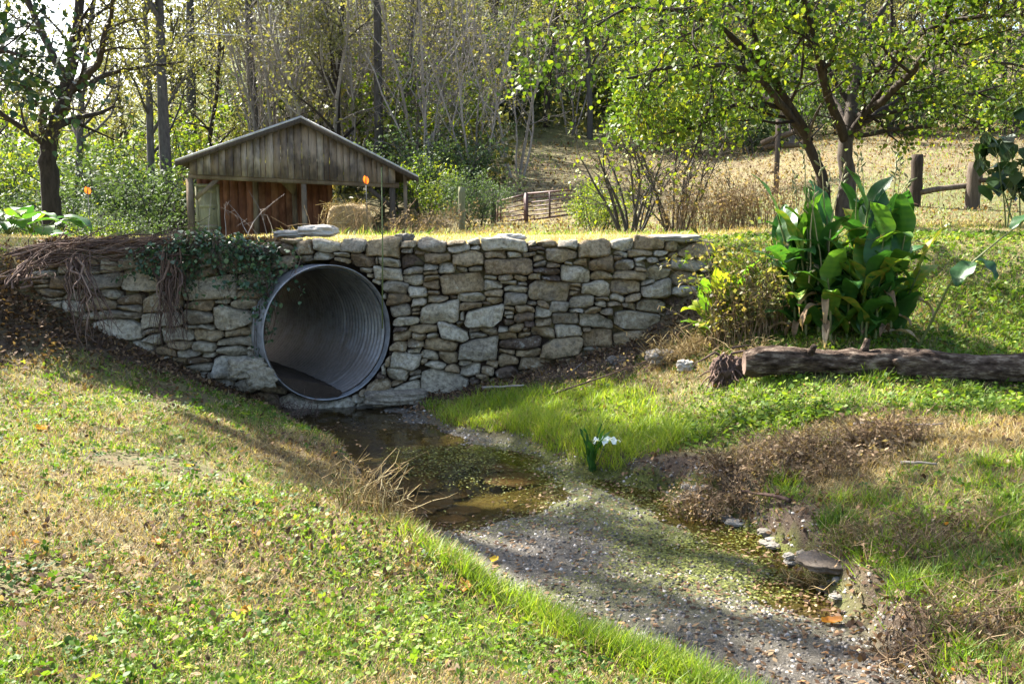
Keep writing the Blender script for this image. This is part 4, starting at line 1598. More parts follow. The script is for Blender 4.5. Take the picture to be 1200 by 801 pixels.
T = Tree(101)
spm = dict(levels=3, kids=[10, 6, 3], start=[.3, .15, .1], angle=[50, 48, 45], len=[.42, .5, .5], gnarl=[.1, .16, .2, .25], up=[.05, .02, -.04, -.08])
LIMBS = [
    # right main stem
    ([(990, 262, 0), (992, 215, 0), (992, 170, 0), (1000, 110, .2), (1008, 50, .5), (1012, -40, .8), (1020, -140, 1.2)], .17, .04),
    # left stem
    ([(968, 255, 0), (962, 200, .1), (948, 165, .1), (930, 130, -.2), (905, 90, -.5), (882, 40, -.8), (868, -40, -1.2)], .145, .045),
    ([(945, 160, .1), (920, 128, -.3), (895, 97, -.9), (862, 74, -1.4), (822, 80, -2.0), (775, 78, -2.6), (735, 92, -3.1)], .1, .025),
    ([(950, 165, 0), (915, 128, .6), (880, 103, 1.1), (838, 98, 1.4), (795, 112, 1.6), (748, 105, 1.9)], .085, .02),
    ([(930, 130, -.2), (880, 118, -.8), (850, 130, -1.4), (815, 150, -1.9), (770, 158, -2.3)], .06, .018),
    ([(990, 165, 0), (970, 115, -.6), (958, 60, -1.3), (942, 0, -2.0), (925, -60, -2.8)], .12, .04),
    ([(995, 150, 0), (975, 120, .9), (945, 50, 1.6), (925, -20, 2.4)], .1, .03),
    ([(1000, 140, .1), (1035, 118, -.4), (1070, 85, -1.0), (1105, 35, -1.8), (1130, -40, -2.4)], .12, .035),
    ([(1000, 150, 0), (1045, 125, .6), (1095, 80, 1.2), (1160, 70, 1.6), (1230, 85, 1.9)], .09, .025),
    ([(1002, 160, 0), (1040, 152, -.2), (1092, 148, -.5)], .055, .045),
    ([(1010, 100, .3), (1060, 50, -.9), (1120, 20, -1.7), (1200, 15, -2.6), (1280, 40, -3.3)], .09, .02),
    ([(1005, 60, .4), (1040, 0, 1.4), (1090, -60, 2.4)], .09, .03),
    ([(905, 90, -.5), (850, 35, -1.6), (800, 10, -2.5), (745, 5, -3.4), (700, 30, -4.0)], .08, .02),
    ([(882, 40, -.8), (830, -20, .2), (770, -40, .8), (705, -20, 1.2)], .07, .02),
    ([(1095, 80, 1.2), (1140, 110, .4), (1190, 120, -.3)], .04, .012),
]
for pts, r0, r1 in LIMBS:
    P_ = np.array([mp(*q) for q in pts])
    tt = np.linspace(0, len(P_) - 1, (len(P_) - 1) * 3 + 1)
    # smooth the polyline
    PP = np.stack([np.interp(tt, np.arange(len(P_)), P_[:, k]) for k in range(3)], -1)
    for _ in range(2):
        PP[1:-1] = (PP[:-2] + 2 * PP[1:-1] + PP[2:]) / 4
    PP[1:-1] += T.r.normal(size=PP[1:-1].shape) * .018
    sp_ = dict(spm)
    if len(pts) < 4: sp_ = dict(spm, kids=[3, 2, 2])
    kf = .95 if r0 > .15 else .72
    T.path(PP, np.linspace(r0 * kf, r1 * kf, len(PP)), 0, sp_)
# keep leaves off the lowest trunk area
T.tips = [t for t in T.tips if t[0][2] > 1.5]
lv = T.leaves(23000, .062, .11, HEART, .75, (.0, .9), .95)
make_tree('shade_tree', 'large multi-stemmed tree with heart-shaped yellow-green leaves overhanging the right side', 'tree', T, lv, 'bark', 'leaf_main', tuple(mbase))

# ------------------------------------------------------------------ shrub trees right of the gate
for (px, Y, lab, sd) in ((738, 20, 'clump of thin crooked stems with yellow leaves, the one nearer the gate', 3), (792, 20.5, 'clump of thin crooked stems with yellow leaves beside the brown weeds', 4)):
    b = gp(px, Y)
    T = Tree(200 + sd)
    s_ = dict(levels=2, kids=[7, 4], start=[.35, .2], angle=[38, 45], len=[.4, .5], gnarl=[.12, .2, .25], up=[.04, .0, -.05])
    for k in range(12):
        a = k * 2.4
        d = (math.cos(a) * T.r.uniform(.15, .6), math.sin(a) * T.r.uniform(.1, .45), 1)
        T.branch((math.cos(a) * .14, math.sin(a) * .14, -.1), d, T.r.uniform(1.3, 2.5), T.r.uniform(.018, .042), 0, s_)
    lv = T.leaves(260, .075, .12, HEART, .5, (.4, .98), .8)
    make_tree('shrub_tree', lab, 'tree', T, lv, 'bark_grey', 'leaf_main', tuple(b))

# ------------------------------------------------------------------ forked tree at the left
FY = 24.0
fb = gp(61, FY)
fbase = np.array(tuple(fb)) - np.array([0, 0, .1])


def fp(px, py, dy=0.0):
    p = at(px, py, FY + dy)
    return np.array(tuple(p)) - fbase


T = Tree(303)
spf = dict(levels=3, kids=[8, 5, 3], start=[.3, .2, .15], angle=[48, 50, 50], len=[.4, .5, .5], gnarl=[.12, .18, .24, .28], up=[.03, .0, -.03, -.04])
for pts, r0, r1 in [
    ([(62, 262, 0), (60, 225, 0), (57, 190, 0), (55, 165, 0), (68, 135, .1), (80, 100, .2), (86, 55, .3), (94, 0, .5), (100, -80, .8)], .24, .09),
    ([(56, 165, 0), (48, 150, -.2), (52, 130, -.4), (40, 112, -.6), (20, 85, -1.0), (-15, 60, -1.5)], .13, .04),
    ([(80, 110, .2), (100, 92, -.3), (118, 70, -.7), (122, 35, -1.0), (135, -10, -1.4)], .1, .04),
    ([(90, 105, .1), (120, 88, .6), (165, 80, 1.0), (215, 72, 1.3)], .075, .02),
    ([(80, 95, .2), (60, 60, .5), (42, 20, .8), (25, -20, 1.2), (0, -60, 1.6)], .1, .04),
    ([(68, 135, 0), (62, 110, .8), (45, 90, 1.2)], .06, .02),
    ([(86, 55, .3), (110, 20, .9), (150, -15, 1.5)], .06, .02),
]:
    P_ = np.array([fp(*q) for q in pts])
    tt = np.linspace(0, len(P_) - 1, (len(P_) - 1) * 3 + 1)
    PP = np.stack([np.interp(tt, np.arange(len(P_)), P_[:, k]) for k in range(3)], -1)
    PP[1:-1] = (PP[:-2] + 2 * PP[1:-1] + PP[2:]) / 4
    PP[1:-1] += T.r.normal(size=PP[1:-1].shape) * .025
    T.path(PP, np.linspace(r0, r1, len(PP)), 0, spf)
T.tips = [t for t in T.tips if t[0][2] > 2.4]
lv = T.leaves(3600, .085, .16, LEAF4, .3, (.1, .9), .7)
make_tree('forked_tree', 'dark forked tree with crooked limbs and thin olive leaves left of the shed', 'tree', T, lv, 'bark', 'leaf_olive', tuple(fbase))

# ------------------------------------------------------------------ near tree reaching in from the left edge
nb = np.array([-9.6, 15.2, h1(-9.6, 15.2)])
T = Tree(404)
spn = dict(levels=3, kids=[11, 5, 3], start=[.22, .2, .15], angle=[58, 48, 45], len=[.42, .5, .5], gnarl=[.06, .14, .2, .25], up=[.02, .03, -.02, -.05])
T.branch((0, 0, -.2), (.03, -.03, 1), 13.0, .27, 0, dict(spn, len=[.27, .5, .5]))
P_ = np.array([[0, 0, 2.0], [.8, -.4, 2.5], [1.7, -.8, 2.75], [2.5, -1.2, 2.6], [3.0, -1.4, 2.45]])
T.path(P_, np.linspace(.08, .02, 5), 1, dict(spn, kids=[0, 9, 5]))
for pts in ([[0, 0, 6.0], [2.0, .3, 8.0], [4.2, .5, 9.2], [6.4, .2, 9.8]], [[0, 0, 7.0], [1.4, -1.2, 9.0], [2.8, -2.2, 10.2], [4.6, -3, 10.6]]):
    T.path(np.array(pts), np.linspace(.12, .04, 4), 1, dict(spn, kids=[0, 7, 4]))
lv = T.leaves(7000, .085, .17, HEART, .4, (.1, .8), .85)
make_tree('broadleaf_tree', 'dark green broad-leaved tree reaching in at the left edge', 'tree', T, lv, 'bark', 'leaf_dark', tuple(nb))


# ------------------------------------------------------------------ woodland tree kinds (built once, copied)
def proto(kind, seed):
    T = Tree(seed)
    if kind == 'leafy':
        T.branch((0, 0, -.3), (0, 0, 1), 11.5, .2, 0, dict(levels=3, kids=[13, 5, 3], start=[.2, .2, .1], angle=[52, 48, 45], len=[.38, .5, .55], gnarl=[.06, .14, .2, .25], up=[.06, .05, .0, -.03]))
        lv = T.leaves(4300, .15, .25, LEAF4, .3, (.2, 1.0), .8)
        return make_tree('leafy_tree', 'x', 'tree', T, lv, 'bark', 'leaf_wood', (0, 0, 0))
    if kind == 'olive':
        T.branch((0, 0, -.3), (0, 0, 1), 13, .2, 0, dict(levels=3, kids=[13, 6, 3], start=[.25, .2, .1], angle=[46, 45, 45], len=[.38, .5, .5], gnarl=[.05, .14, .2, .25], up=[.06, .05, .02, 0]))
        lv = T.leaves(2500, .14, .28, LEAF4, .3, (.1, .95), .8)
        return make_tree('sparse_tree', 'x', 'tree', T, lv, 'bark_grey', 'leaf_olive', (0, 0, 0))
    if kind == 'tall':
        T.branch((0, 0, -.3), (0, 0, 1), 19, .32, 0, dict(levels=3, kids=[12, 5, 3], start=[.5, .25, .1], angle=[55, 45, 45], len=[.28, .5, .5], gnarl=[.025, .13, .2, .25], up=[.06, .05, .0, 0], taper=.3))
        lv = T.leaves(5200, .18, .3, LEAF4, .3, (.1, .9), .8)
        return make_tree('tall_tree', 'x', 'tree', T, lv, 'bark_grey', 'leaf_wood', (0, 0, 0))
    if kind == 'bare':
        for k in range(5):
            a = k * 1.3
            T.branch((math.cos(a) * .2, math.sin(a) * .2, -.2), (math.cos(a) * .25 + .1, math.sin(a) * .2, 1), T.r.uniform(4, 7), T.r.uniform(.03, .06), 0,
                     dict(levels=3, kids=[7, 4, 3], start=[.3, .2, .1], angle=[35, 40, 45], len=[.4, .5, .5], gnarl=[.08, .14, .2, .25], up=[.04, .02, 0, 0]))
        lv = T.leaves(500, .1, .1, LEAF4, .3, (.3, .95), .8)
        return make_tree('bare_sapling', 'x', 'tree', T, lv, 'twig_pale', 'leaf_olive', (0, 0, 0))
    if kind == 'bush':
        for k in range(10):
            a = k * 2.4
            T.branch((math.cos(a) * .25, math.sin(a) * .25, -.1), (math.cos(a) * .55, math.sin(a) * .55, 1), T.r.uniform(.9, 1.9), .02, 0,
                     dict(levels=2, kids=[6, 4], start=[.15, .1], angle=[45, 45], len=[.5, .5], gnarl=[.12, .2, .25], up=[.02, .0, 0]))
        lv = T.leaves(3200, .075, .13, LEAF4, .2, (.1, .95), .8)
        return make_tree('woodland_bush', 'x', 'bush', T, lv, 'bark_grey', 'leaf_cedar', (0, 0, 0), leafname='foliage')
    if kind == 'bushy':
        for k in range(10):
            a = k * 2.4
            T.branch((math.cos(a) * .25, math.sin(a) * .25, -.1), (math.cos(a) * .5, math.sin(a) * .5, 1), T.r.uniform(.9, 2.1), .02, 0,
                     dict(levels=2, kids=[6, 4], start=[.15, .1], angle=[45, 45], len=[.5, .5], gnarl=[.12, .2, .25], up=[.02, .0, 0]))
        lv = T.leaves(2600, .085, .14, LEAF4, .2, (.2, 1), .8)
        return make_tree('woodland_bush', 'x', 'bush', T, lv, 'bark_grey', 'leaf_green', (0, 0, 0), leafname='foliage')


PROTO = {}
used = set()
for kind, seeds in (('leafy', (1, 2, 3)), ('olive', (4, 5, 6)), ('tall', (7, 8)), ('bare', (9, 10)), ('bush', (12, 13)), ('bushy', (14, 15))):
    PROTO[kind] = [proto(kind, 500 + s_) for s_ in seeds]
cnt = {}
rt_ = np.random.default_rng(77)


def plant(kind, px, Y, scale, label, group=None, rz=None, cat=None, squash=None):
    g = gp(px, Y)
    k = cnt.get(kind, 0); cnt[kind] = k + 1
    src = PROTO[kind][k % len(PROTO[kind])]
    sc3 = (scale * rt_.uniform(.9, 1.1), scale * rt_.uniform(.9, 1.1), scale * (squash or 1))
    if src.name in used:
        o = copy_thing(src, tuple(g), rt_.uniform(0, 6.28) if rz is None else rz, sc3, label, group, cat)
        if not group and 'group' in o: del o['group']
    else:
        used.add(src.name)
        o = src
        o.location = tuple(g); o.rotation_euler = (0, 0, rt_.uniform(0, 6.28) if rz is None else rz); o.scale = sc3
        o['label'] = label
        if group: o['group'] = group
    return o


# individually recognisable trees behind and beside the shed
plant('tall', 200, 38, .8, 'thick dark tree trunk rising just left of the shed roof')
plant('olive', 178, 40, .9, 'thin dark tree beside the thick trunk left of the shed')
plant('olive', 92, 44, 1.0, 'leaning tree behind the forked tree at the left')
plant('tall', 305, 50, .8, 'straight slim tree rising behind the left slope of the shed roof')
plant('leafy', 398, 44, .85, 'bright yellow-green tree behind the right slope of the shed roof')
plant('tall', 447, 44, .68, 'tall straight grey trunk just right of the shed peak', squash=1.45)
plant('leafy', 245, 50, .8, 'sunlit yellow-green tree behind the left end of the shed')
plant('leafy', 135, 52, .65, 'low yellow-green tree left of the shed')
plant('leafy', 350, 56, .95, 'yellow-green tree directly behind the shed peak')
plant('olive', 480, 47, .85, 'brown twiggy tree leaning right of the shed')
plant('olive', 520, 54, .95, 'grey twiggy tree above the mossy fence post')
plant('bare', 505, 42, 1.0, 'bare grey saplings above the shed bushes')
plant('bare', 560, 41, 1.15, 'pale bare saplings leaning behind the mossy post')
plant('bare', 605, 44, 1.25, 'pale bare sapling clump on the edge of the pasture')
plant('bare', 668, 56, 1.2, 'bare twiggy clump at the top of the tan grass patch')
plant('leafy', 640, 58, .95, 'green leafy tree at the top middle of the woods')
plant('olive', 690, 55, .95, 'olive brown tree at the right end of the woods')
plant('leafy', 585, 66, 1.1, 'large green tree high on the hillside behind the saplings')
# wooded hillside
G = 'trees on the wooded hillside'
for k in range(56):
    px = -120 + 1000 * (k + rt_.random()) / 56
    if px < 130 and px > 10: continue
    Y = rt_.uniform(58, 100) if px < 540 else rt_.uniform(70, 105)
    kind = rt_.choice(['leafy', 'olive', 'olive', 'olive', 'tall', 'leafy', 'leafy'])
    plant(kind, px, Y, rt_.uniform(.75, 1.15),
          {'leafy': 'yellow-green leafy tree among the crowded trees of the wooded hillside', 'olive': 'thin olive-brown tree among the crowded trees of the wooded hillside',
           'tall': 'tall straight trunk among the crowded trees of the wooded hillside'}[kind], G)
for k in range(30):
    px = 800 + 540 * (k + rt_.random()) / 30
    kind = rt_.choice(['leafy', 'olive'])
    plant(kind, px, rt_.uniform(52, 80), rt_.uniform(.7, 1.0), {'leafy': 'green tree along the top of the right pasture', 'olive': 'brown thin tree along the top of the right pasture'}[kind], 'trees along the top of the pasture')
for k in range(16):
    px = -60 + 860 * (k + rt_.random()) / 16
    plant('bushy' if k % 3 else 'bush', px, rt_.uniform(52, 78), rt_.uniform(2.4, 3.8), 'tall leafy understorey bush among the trees of the wooded hillside' if k % 3 else 'tall grey-green understorey bush among the trees of the wooded hillside', 'understorey bushes on the wooded hillside')
for k in range(26):
    plant('bare', 300 + 265 * (k + rt_.random()) / 26, rt_.uniform(44, 62), rt_.uniform(1.1, 1.9), 'thin bare twiggy sapling scattered in front of the hillside trees', 'bare saplings in the woods')
plant('tall', -150, 19.6, .8, 'tall straight tree just outside the left edge of the view')
plant('olive', 925, 46, .8, 'thin brown tree in the pasture behind the left limbs of the big tree')
plant('leafy', 1035, 50, .8, 'green tree standing in the pasture directly behind the big tree')
# bushes
G2 = 'bushes at the edge of the woods'
for (px, Y, s_, k) in ((480, 38, 1.5, 'bush'), (500, 35, 1.0, 'bushy'), (525, 40, 1.7, 'bush'), (430, 44, 1.6, 'bush'), (555, 33, 1.0, 'bush'),
                       (598, 60, 1.9, 'bush'), (690, 62, 2.0, 'bush'), (740, 62, 2.0, 'bush'),
                       (150, 27, .75, 'bush'), (118, 26, .6, 'bushy'), (35, 29, 1.0, 'bush'), (90, 29, .95, 'bush'), (130, 34, 1.5, 'bush'), (150, 38, 2.2, 'bush'), (100, 40, 2.0, 'bush'), (175, 34, 1.7, 'bush'), (30, 40, 1.9, 'bushy'), (0, 36, 1.7, 'bush'), (-40, 40, 2.2, 'bushy'), (190, 42, 2.2, 'bushy'),
                       (70, 46, 2.3, 'bushy'), (120, 47, 2.4, 'bush'), (15, 48, 2.4, 'bush'), (490, 46, 2.6, 'bushy'), (800, 50, 2.0, 'bushy'), (850, 52, 2.2, 'bush'), (880, 47, 1.6, 'bush'), (930, 50, 2.2, 'bush'), (990, 52, 2.0, 'bushy'), (1050, 49, 2.1, 'bush'), (1110, 52, 2.0, 'bush'), (1165, 50, 2.3, 'bushy'), (1210, 52, 2.2, 'bush')):
    plant(k, px, Y, s_, {'bush': 'grey-green tangled bush at the edge of the woods', 'bushy': 'bright green bush at the edge of the woods'}[k], G2)
plant('bushy', 698, 22.5, .55, 'low green bush at the foot of the nearer stem clump')
plant('bushy', 705, 27, .6, 'small bright bush between the gate and the stem clumps')
plant('bush', 560, 28.5, .75, 'loose bush filling the gap between the two gate-side posts')

# far wood seen as one mass
fw = Buf()
nclump = 620
ang_ = rt_.uniform(-.75, .75, nclump)
Yc = rt_.uniform(85, 150, nclump)
xc_ = np.tan(ang_) * Yc
keep = ~((xc_ / Yc < -.36))
hc = rt_.uniform(2, 14, nclump)
P = []
tn = []
for i in range(nclump):
    m = 110 if keep[i] else 40
    c = np.array([xc_[i], Yc[i], h1(xc_[i], Yc[i]) + hc[i] * (1 if keep[i] else .45)])
    q = rt_.normal(size=(m, 3)) * np.array([1.7, 1.7, 1.5])
    P.append(c + q); tn.append(np.clip(rt_.uniform(.05, .85) + rt_.normal(size=m) * .12, 0, 1))
P = np.vstack(P); tn = np.concatenate(tn)
fw.scatter(LEAF4[0], LEAF4[1], P, rots(rt_.uniform(0, 6.28, len(P)), rt_.normal(size=len(P)) * .8, rt_.normal(size=len(P)) * .6), .55 * np.exp(rt_.normal(size=len(P)) * .3), tn)
tag(obj('far_woods', fw, M['leaf_olive']), 'hazy mass of autumn woods covering the hill behind everything', 'woods', kind='stuff')
uw = Buf()
n = 36000
ug = rt_.uniform(-.62, .16, n); Yu = rt_.uniform(40, 90, n)
xu = ug * Yu
ok = ~((ug > .0) & (Yu < 55))
xu, Yu = xu[ok], Yu[ok]
n = len(xu)
zu = height(xu, Yu) + np.abs(rt_.normal(size=n)) * (1.1 + .5 * vnoise(xu, Yu, .5, .3))
uw.scatter(LEAF4[0], LEAF4[1], np.stack([xu, Yu, zu], -1), rots(rt_.uniform(0, 6.28, n), rt_.normal(size=n) * .8, rt_.normal(size=n) * .6), .28 * np.exp(rt_.normal(size=n) * .3), rt_.uniform(.05, .95, n))
tag(obj('undergrowth', uw, M['leaf_olive']), 'leafy undergrowth on the floor of the woods', 'undergrowth', kind='stuff')


# ------------------------------------------------------------------ canna plants
def canna_leaf(b, base, yaw, length, width, rise, arch, tone, fold=.25):
    """one paddle leaf with petiole, midrib fold and wavy edge; base = stalk point"""
    nl, nw = 17, 7
    d = np.array([math.cos(yaw), math.sin(yaw), 0]); sdv = np.array([-d[1], d[0], 0])
    V = np.zeros((nl, nw, 3))
    p = np.array(base, float); a = rise
    wob = RNG.uniform(0, 6)
    twist = RNG.normal() * .25
    for i in range(nl):
        u = i / (nl - 1)
        if i: 
            a = rise - arch * u ** 1.5
            p = p + (d * math.cos(a) + np.array([0, 0, math.sin(a)])) * length / (nl - 1)
        wloc = width * (math.sin(pi * min(1, (u * .93 + .035)) ** .8) ** .85) * (1 if u < .97 else .25)
        nrm = -d * math.sin(a) + np.array([0, 0, math.cos(a)])
        sv = sdv * math.cos(twist * u) + nrm * math.sin(twist * u)
        for j in range(nw):
            v = j / (nw - 1) * 2 - 1
            V[i, j] = p + sv * v * wloc / 2 + nrm * (fold * abs(v) * wloc * .5 + .012 * math.sin(u * 14 + wob + v * 2) * abs(v))
    q = np.arange(nl * nw).reshape(nl, nw)
    tv = np.repeat(np.clip(tone + .1 * np.abs(np.linspace(-1, 1, nw))[None, :] + .05 * (-1.0) ** np.arange(nl)[:, None] + .12 * (np.abs(np.linspace(-1, 1, nw)) < .1)[None, :], 0, 1).reshape(-1), 1)
    b.add(V.reshape(-1, 3), np.stack([q[:-1, :-1], q[:-1, 1:], q[1:, 1:], q[1:, :-1]], -1).reshape(-1, 4), tv)


def canna_clump(name, label, centre, nst, spread, hmax, mat, lsize, tone=(.2, .8), nleaf=5, seedheads=0, hmin=.6):
    c = Vector(centre)
    t = thing(name, label, 'plant', tuple(c))
    sb, lb = Buf(), Buf()
    for k in range(nst):
        a = RNG.uniform(0, 2 * pi); r = spread * math.sqrt(RNG.uniform(0, 1))
        bx, by = c.x + r * math.cos(a), c.y + r * math.sin(a) * .7
        bz = h1(bx, by)
        ht = hmax * RNG.uniform(hmin, 1)
        lx, ly = math.cos(a) * r * .35 + RNG.normal() * .05, math.sin(a) * r * .3 + RNG.normal() * .05
        pts = [np.array([bx + lx * u * u, by + ly * u * u, bz - .05 + ht * u * .86]) for u in np.linspace(0, 1, 7)]
        sb.tube(pts, np.linspace(.016, .008, 7), 6, RNG.uniform(.2, .6), cap=False)
        y0 = RNG.uniform(0, 6.28)
        for q in range(nleaf):
            u = .1 + .9 * (q + RNG.uniform(0, .6)) / nleaf
            u = min(u, 1)
            i = u * 6; i0 = min(int(i), 5)
            p = pts[i0] * (1 - (i - i0)) + pts[i0 + 1] * (i - i0)
            top = u > .75
            canna_leaf(lb, p, y0 + q * 2.5 + RNG.normal() * .3, lsize * RNG.uniform(.75, 1.15) * (.85 if u < .3 else 1), lsize * RNG.uniform(.33, .46),
                       RNG.uniform(1.2, 1.5) if top else RNG.uniform(.9, 1.35), RNG.uniform(.15, .9) if top else RNG.uniform(.5, 1.8), RNG.uniform(*tone), RNG.uniform(.1, .45))
    obj('stalks', sb, M['stalk'], t, smooth=True)
    obj('leaves', lb, M[mat], t, smooth=True)
    if seedheads:
        db_ = Buf()
        for k in range(34):
            a = RNG.uniform(0, 6.28); r = spread * RNG.uniform(.3, 1.05)
            bx, by = c.x + r * math.cos(a), c.y + r * math.sin(a) * .7
            canna_leaf(db_, (bx, by, h1(bx, by) + RNG.uniform(.05, .45)), a + RNG.normal() * .6, lsize * RNG.uniform(.5, .9), lsize * .13, RNG.uniform(.0, .7), RNG.uniform(1.2, 2.4), RNG.uniform(.1, .9), .6)
        obj('dead_leaves', db_, M['dead_weed'], t, smooth=True)
        hb = Buf()
        for k in range(seedheads):
            bx = c.x + RNG.uniform(-spread, spread); by = c.y + RNG.uniform(-.3, .3)
            bz = h1(bx, by) + .6
            ht = RNG.uniform(.8, 1.35); lean = RNG.normal() * .15
            pts = [(bx + lean * u * u + .01 * math.sin(u * 9), by, bz + ht * u) for u in np.linspace(0, 1, 7)]
            hb.tube(pts, np.linspace(.009, .004, 7), 5, RNG.uniform(.5, 1), cap=False)
            for q in range(5):
                p = np.array(pts[6]) - np.array([lean * .1, 0, q * .05])
                e_ = p + np.array([RNG.normal() * .04, RNG.normal() * .03, .05])
                hb.tube([p, (p + e_) / 2, e_], [.006, .013, .004], 5, RNG.uniform(.4, .9), cap=False)
        obj('seed_heads', hb, M['stalk'], t)
    return t


cc = on_ground(1000, 396)
canna_clump('canna_plant', 'big dense clump of tall dark green canna plants behind the log', (cc.x, cc.y + .2, cc.z), 36, .54, 1.62, 'canna', .54, (.1, .84), 6, 12, .4)
cc2 = on_ground(835, 400)
canna_clump('canna_plant', 'small pale green canna with one yellowing leaf at the wall end', (cc2.x + .0, cc2.y, cc2.z), 9, .24, .78, 'canna_young', .42, (.15, .9), 4, 0, .45)
# arching stem with two hanging leaves at the far right
aw = thing('arching_canna', 'single arching canna stem with big drooping leaves right of the clump', 'plant', tuple(on_ground(1075, 410)))
b_ = Buf()
pts = [on_ground(1075, 410), at(1095, 370, 9.3), at(1112, 335, 9.1), at(1140, 307, 9.0), at(1170, 282, 8.9), at(1205, 255, 8.8)]
b_.tube(pts, np.linspace(.014, .007, 6), 6, .45, cap=False)
obj('stem', b_, M['stalk'], aw, smooth=True)
b_ = Buf()
canna_leaf(b_, tuple(at(1140, 307, 9.0)), -2.6, .3, .22, -.5, .7, .15, .3)
canna_leaf(b_, tuple(at(1143, 304, 9.0)), -.7, .26, .2, -.35, 1.0, .05, .3)
canna_leaf(b_, tuple(at(1185, 268, 8.85)), .3, .34, .16, .7, .5, .3, .2)
obj('leaves', b_, M['canna'], aw, smooth=True)

# elephant ears and low broad plants at the far left beyond the wall
for (px, Y, lab, sz_) in ((10, 15.5, 'broad-leaved green plant at the far left edge', .62), (45, 16.5, 'broad-leaved plant with glossy pale leaves beneath the forked tree', .62), (85, 16.0, 'low broad-leaved plant beside the orange ornament', .5),
                          (130, 17, 'small broad-leaved plant right of the orange ornament', .4)):
    g = gp(px, Y)
    t = thing('elephant_ear', lab, 'plant', tuple(g))
    lb, sb = Buf(), Buf()
    for k in range(11):
        a = RNG.uniform(0, 6.28); l = sz_ * RNG.uniform(.7, 1.1)
        p1_ = np.array([g.x + math.cos(a) * .28, g.y + math.sin(a) * .28, g.z + RNG.uniform(.15, .42) * sz_ / .55])
        sb.tube([tuple(g), (np.array(tuple(g)) + p1_) / 2 + np.array([0, 0, .1]), p1_], [.012, .01, .007], 5, .3, cap=False)
        canna_leaf(lb, p1_, a, l, l * .62, RNG.uniform(.1, .5), RNG.uniform(.8, 1.4), RNG.uniform(.2, .8), .15)
    obj('stems', sb, M['stalk'], t, smooth=True)
    obj('leaves', lb, M['canna'], t, smooth=True)

# broad-leaved shrub at the right edge
T = Tree(909)
sbp = dict(levels=1, kids=[6], start=[.3], angle=[50], len=[.35], gnarl=[.1, .15], up=[.05, -.02])
for k in range(6):
    T.branch((T.r.normal() * .15, T.r.normal() * .12, -.1), (T.r.normal() * .25, T.r.normal() * .2, 1), T.r.uniform(1.3, 2.1), .014, 0, sbp)
T.tips = [t for t in T.tips if t[0][2] > .5]
lv = T.leaves(150, .22, .05, HEART, .8, (.1, .75), .2)
g = gp(1190, 15.5)
make_tree('broadleaf_shrub', 'tall shrub with large dark heart-shaped leaves at the right edge', 'shrub', T, lv, 'stalk', 'leaf_dark', tuple(g), leafname='foliage')

# ------------------------------------------------------------------ lily-like plant with a pale bloom at the water
g = on_ground(695, 552)
t = thing('water_lily_plant', 'strappy dark green plant with one white bloom at the water edge', 'plant', tuple(g))
lb = Buf()
for k in range(12):
    a = RNG.uniform(0, 6.28)
    canna_leaf(lb, (g.x + RNG.normal() * .02, g.y + RNG.normal() * .02, g.z), a, RNG.uniform(.28, .45), .028, 1.45, RNG.uniform(.1, .9), RNG.uniform(.1, .5), .4)
obj('leaves', lb, M['canna'], t, smooth=True)
top = at(710, 517, g.y)
b_ = Buf(); b_.tube([g, g.lerp(top, .5) + Vector((.01, 0, 0)), top], .005, 5, .6)
obj('stem', b_, M['stalk'], t)
b_ = Buf()
for k in range(7):
    canna_leaf(b_, tuple(top), k * .9, .13, .07, .5, 1.3, RNG.uniform(.3, .9), .2)
obj('bloom', b_, M['white_leaf'], t, smooth=True)


# ------------------------------------------------------------------ dry weeds, ivy and roots
def weed_clump(px, py, n, rad, ht, lab, mat='dead_weed', leaf=None, nleaf=0, lsize=.03, name='dead_weed_clump', cat='weeds', Y=None, lean=.3, lo=.4):
    g = on_ground(px, py) if Y is None else gp(px, Y)
    b_ = Buf(); tips = []
    for k in range(n):
        a = RNG.uniform(0, 6.28); r = rad * math.sqrt(RNG.uniform(0, 1))
        bx, by = g.x + r * math.cos(a), g.y + r * math.sin(a) * .6
        bz = h1(bx, by)
        h = ht * RNG.uniform(lo, 1)
        lx, ly = RNG.normal() * lean * h, RNG.normal() * lean * h
        pts = [(bx + lx * u ** 1.7 + RNG.normal() * .008, by + ly * u ** 1.7, bz + h * u * (1 - .2 * u * abs(lean))) for u in np.linspace(0, 1, 6)]
        b_.tube(pts, np.linspace(.005, .0015, 6), 3, RNG.uniform(.15, 1), cap=False)
        for q in range(5):
            p = np.array(pts[RNG.integers(2, 6)]); e_ = p + RNG.normal(size=3) * np.array([.06, .05, .05])
            b_.tube([p, e_], [.0025, .001], 3, RNG.uniform(.2, 1), cap=False)
            tips.append(e_); tips.append(p)
    t = thing(name, lab, cat, tuple(g))
    obj('stems', b_, M[mat], t)
    if leaf and nleaf:
        k = RNG.integers(0, len(tips), nleaf)
        P = np.array(tips)[k] + RNG.normal(size=(nleaf, 3)) * .025
        l_ = Buf()
        l_.scatter(LEAF4[0], LEAF4[1], P, rots(U(0, 6.28, nleaf), RNG.normal(size=nleaf) * .8, RNG.normal(size=nleaf) * .6), lsize * np.exp(RNG.normal(size=nleaf) * .3), U(.1, 1, nleaf))
        obj('foliage', l_, M[leaf], t)
    return t


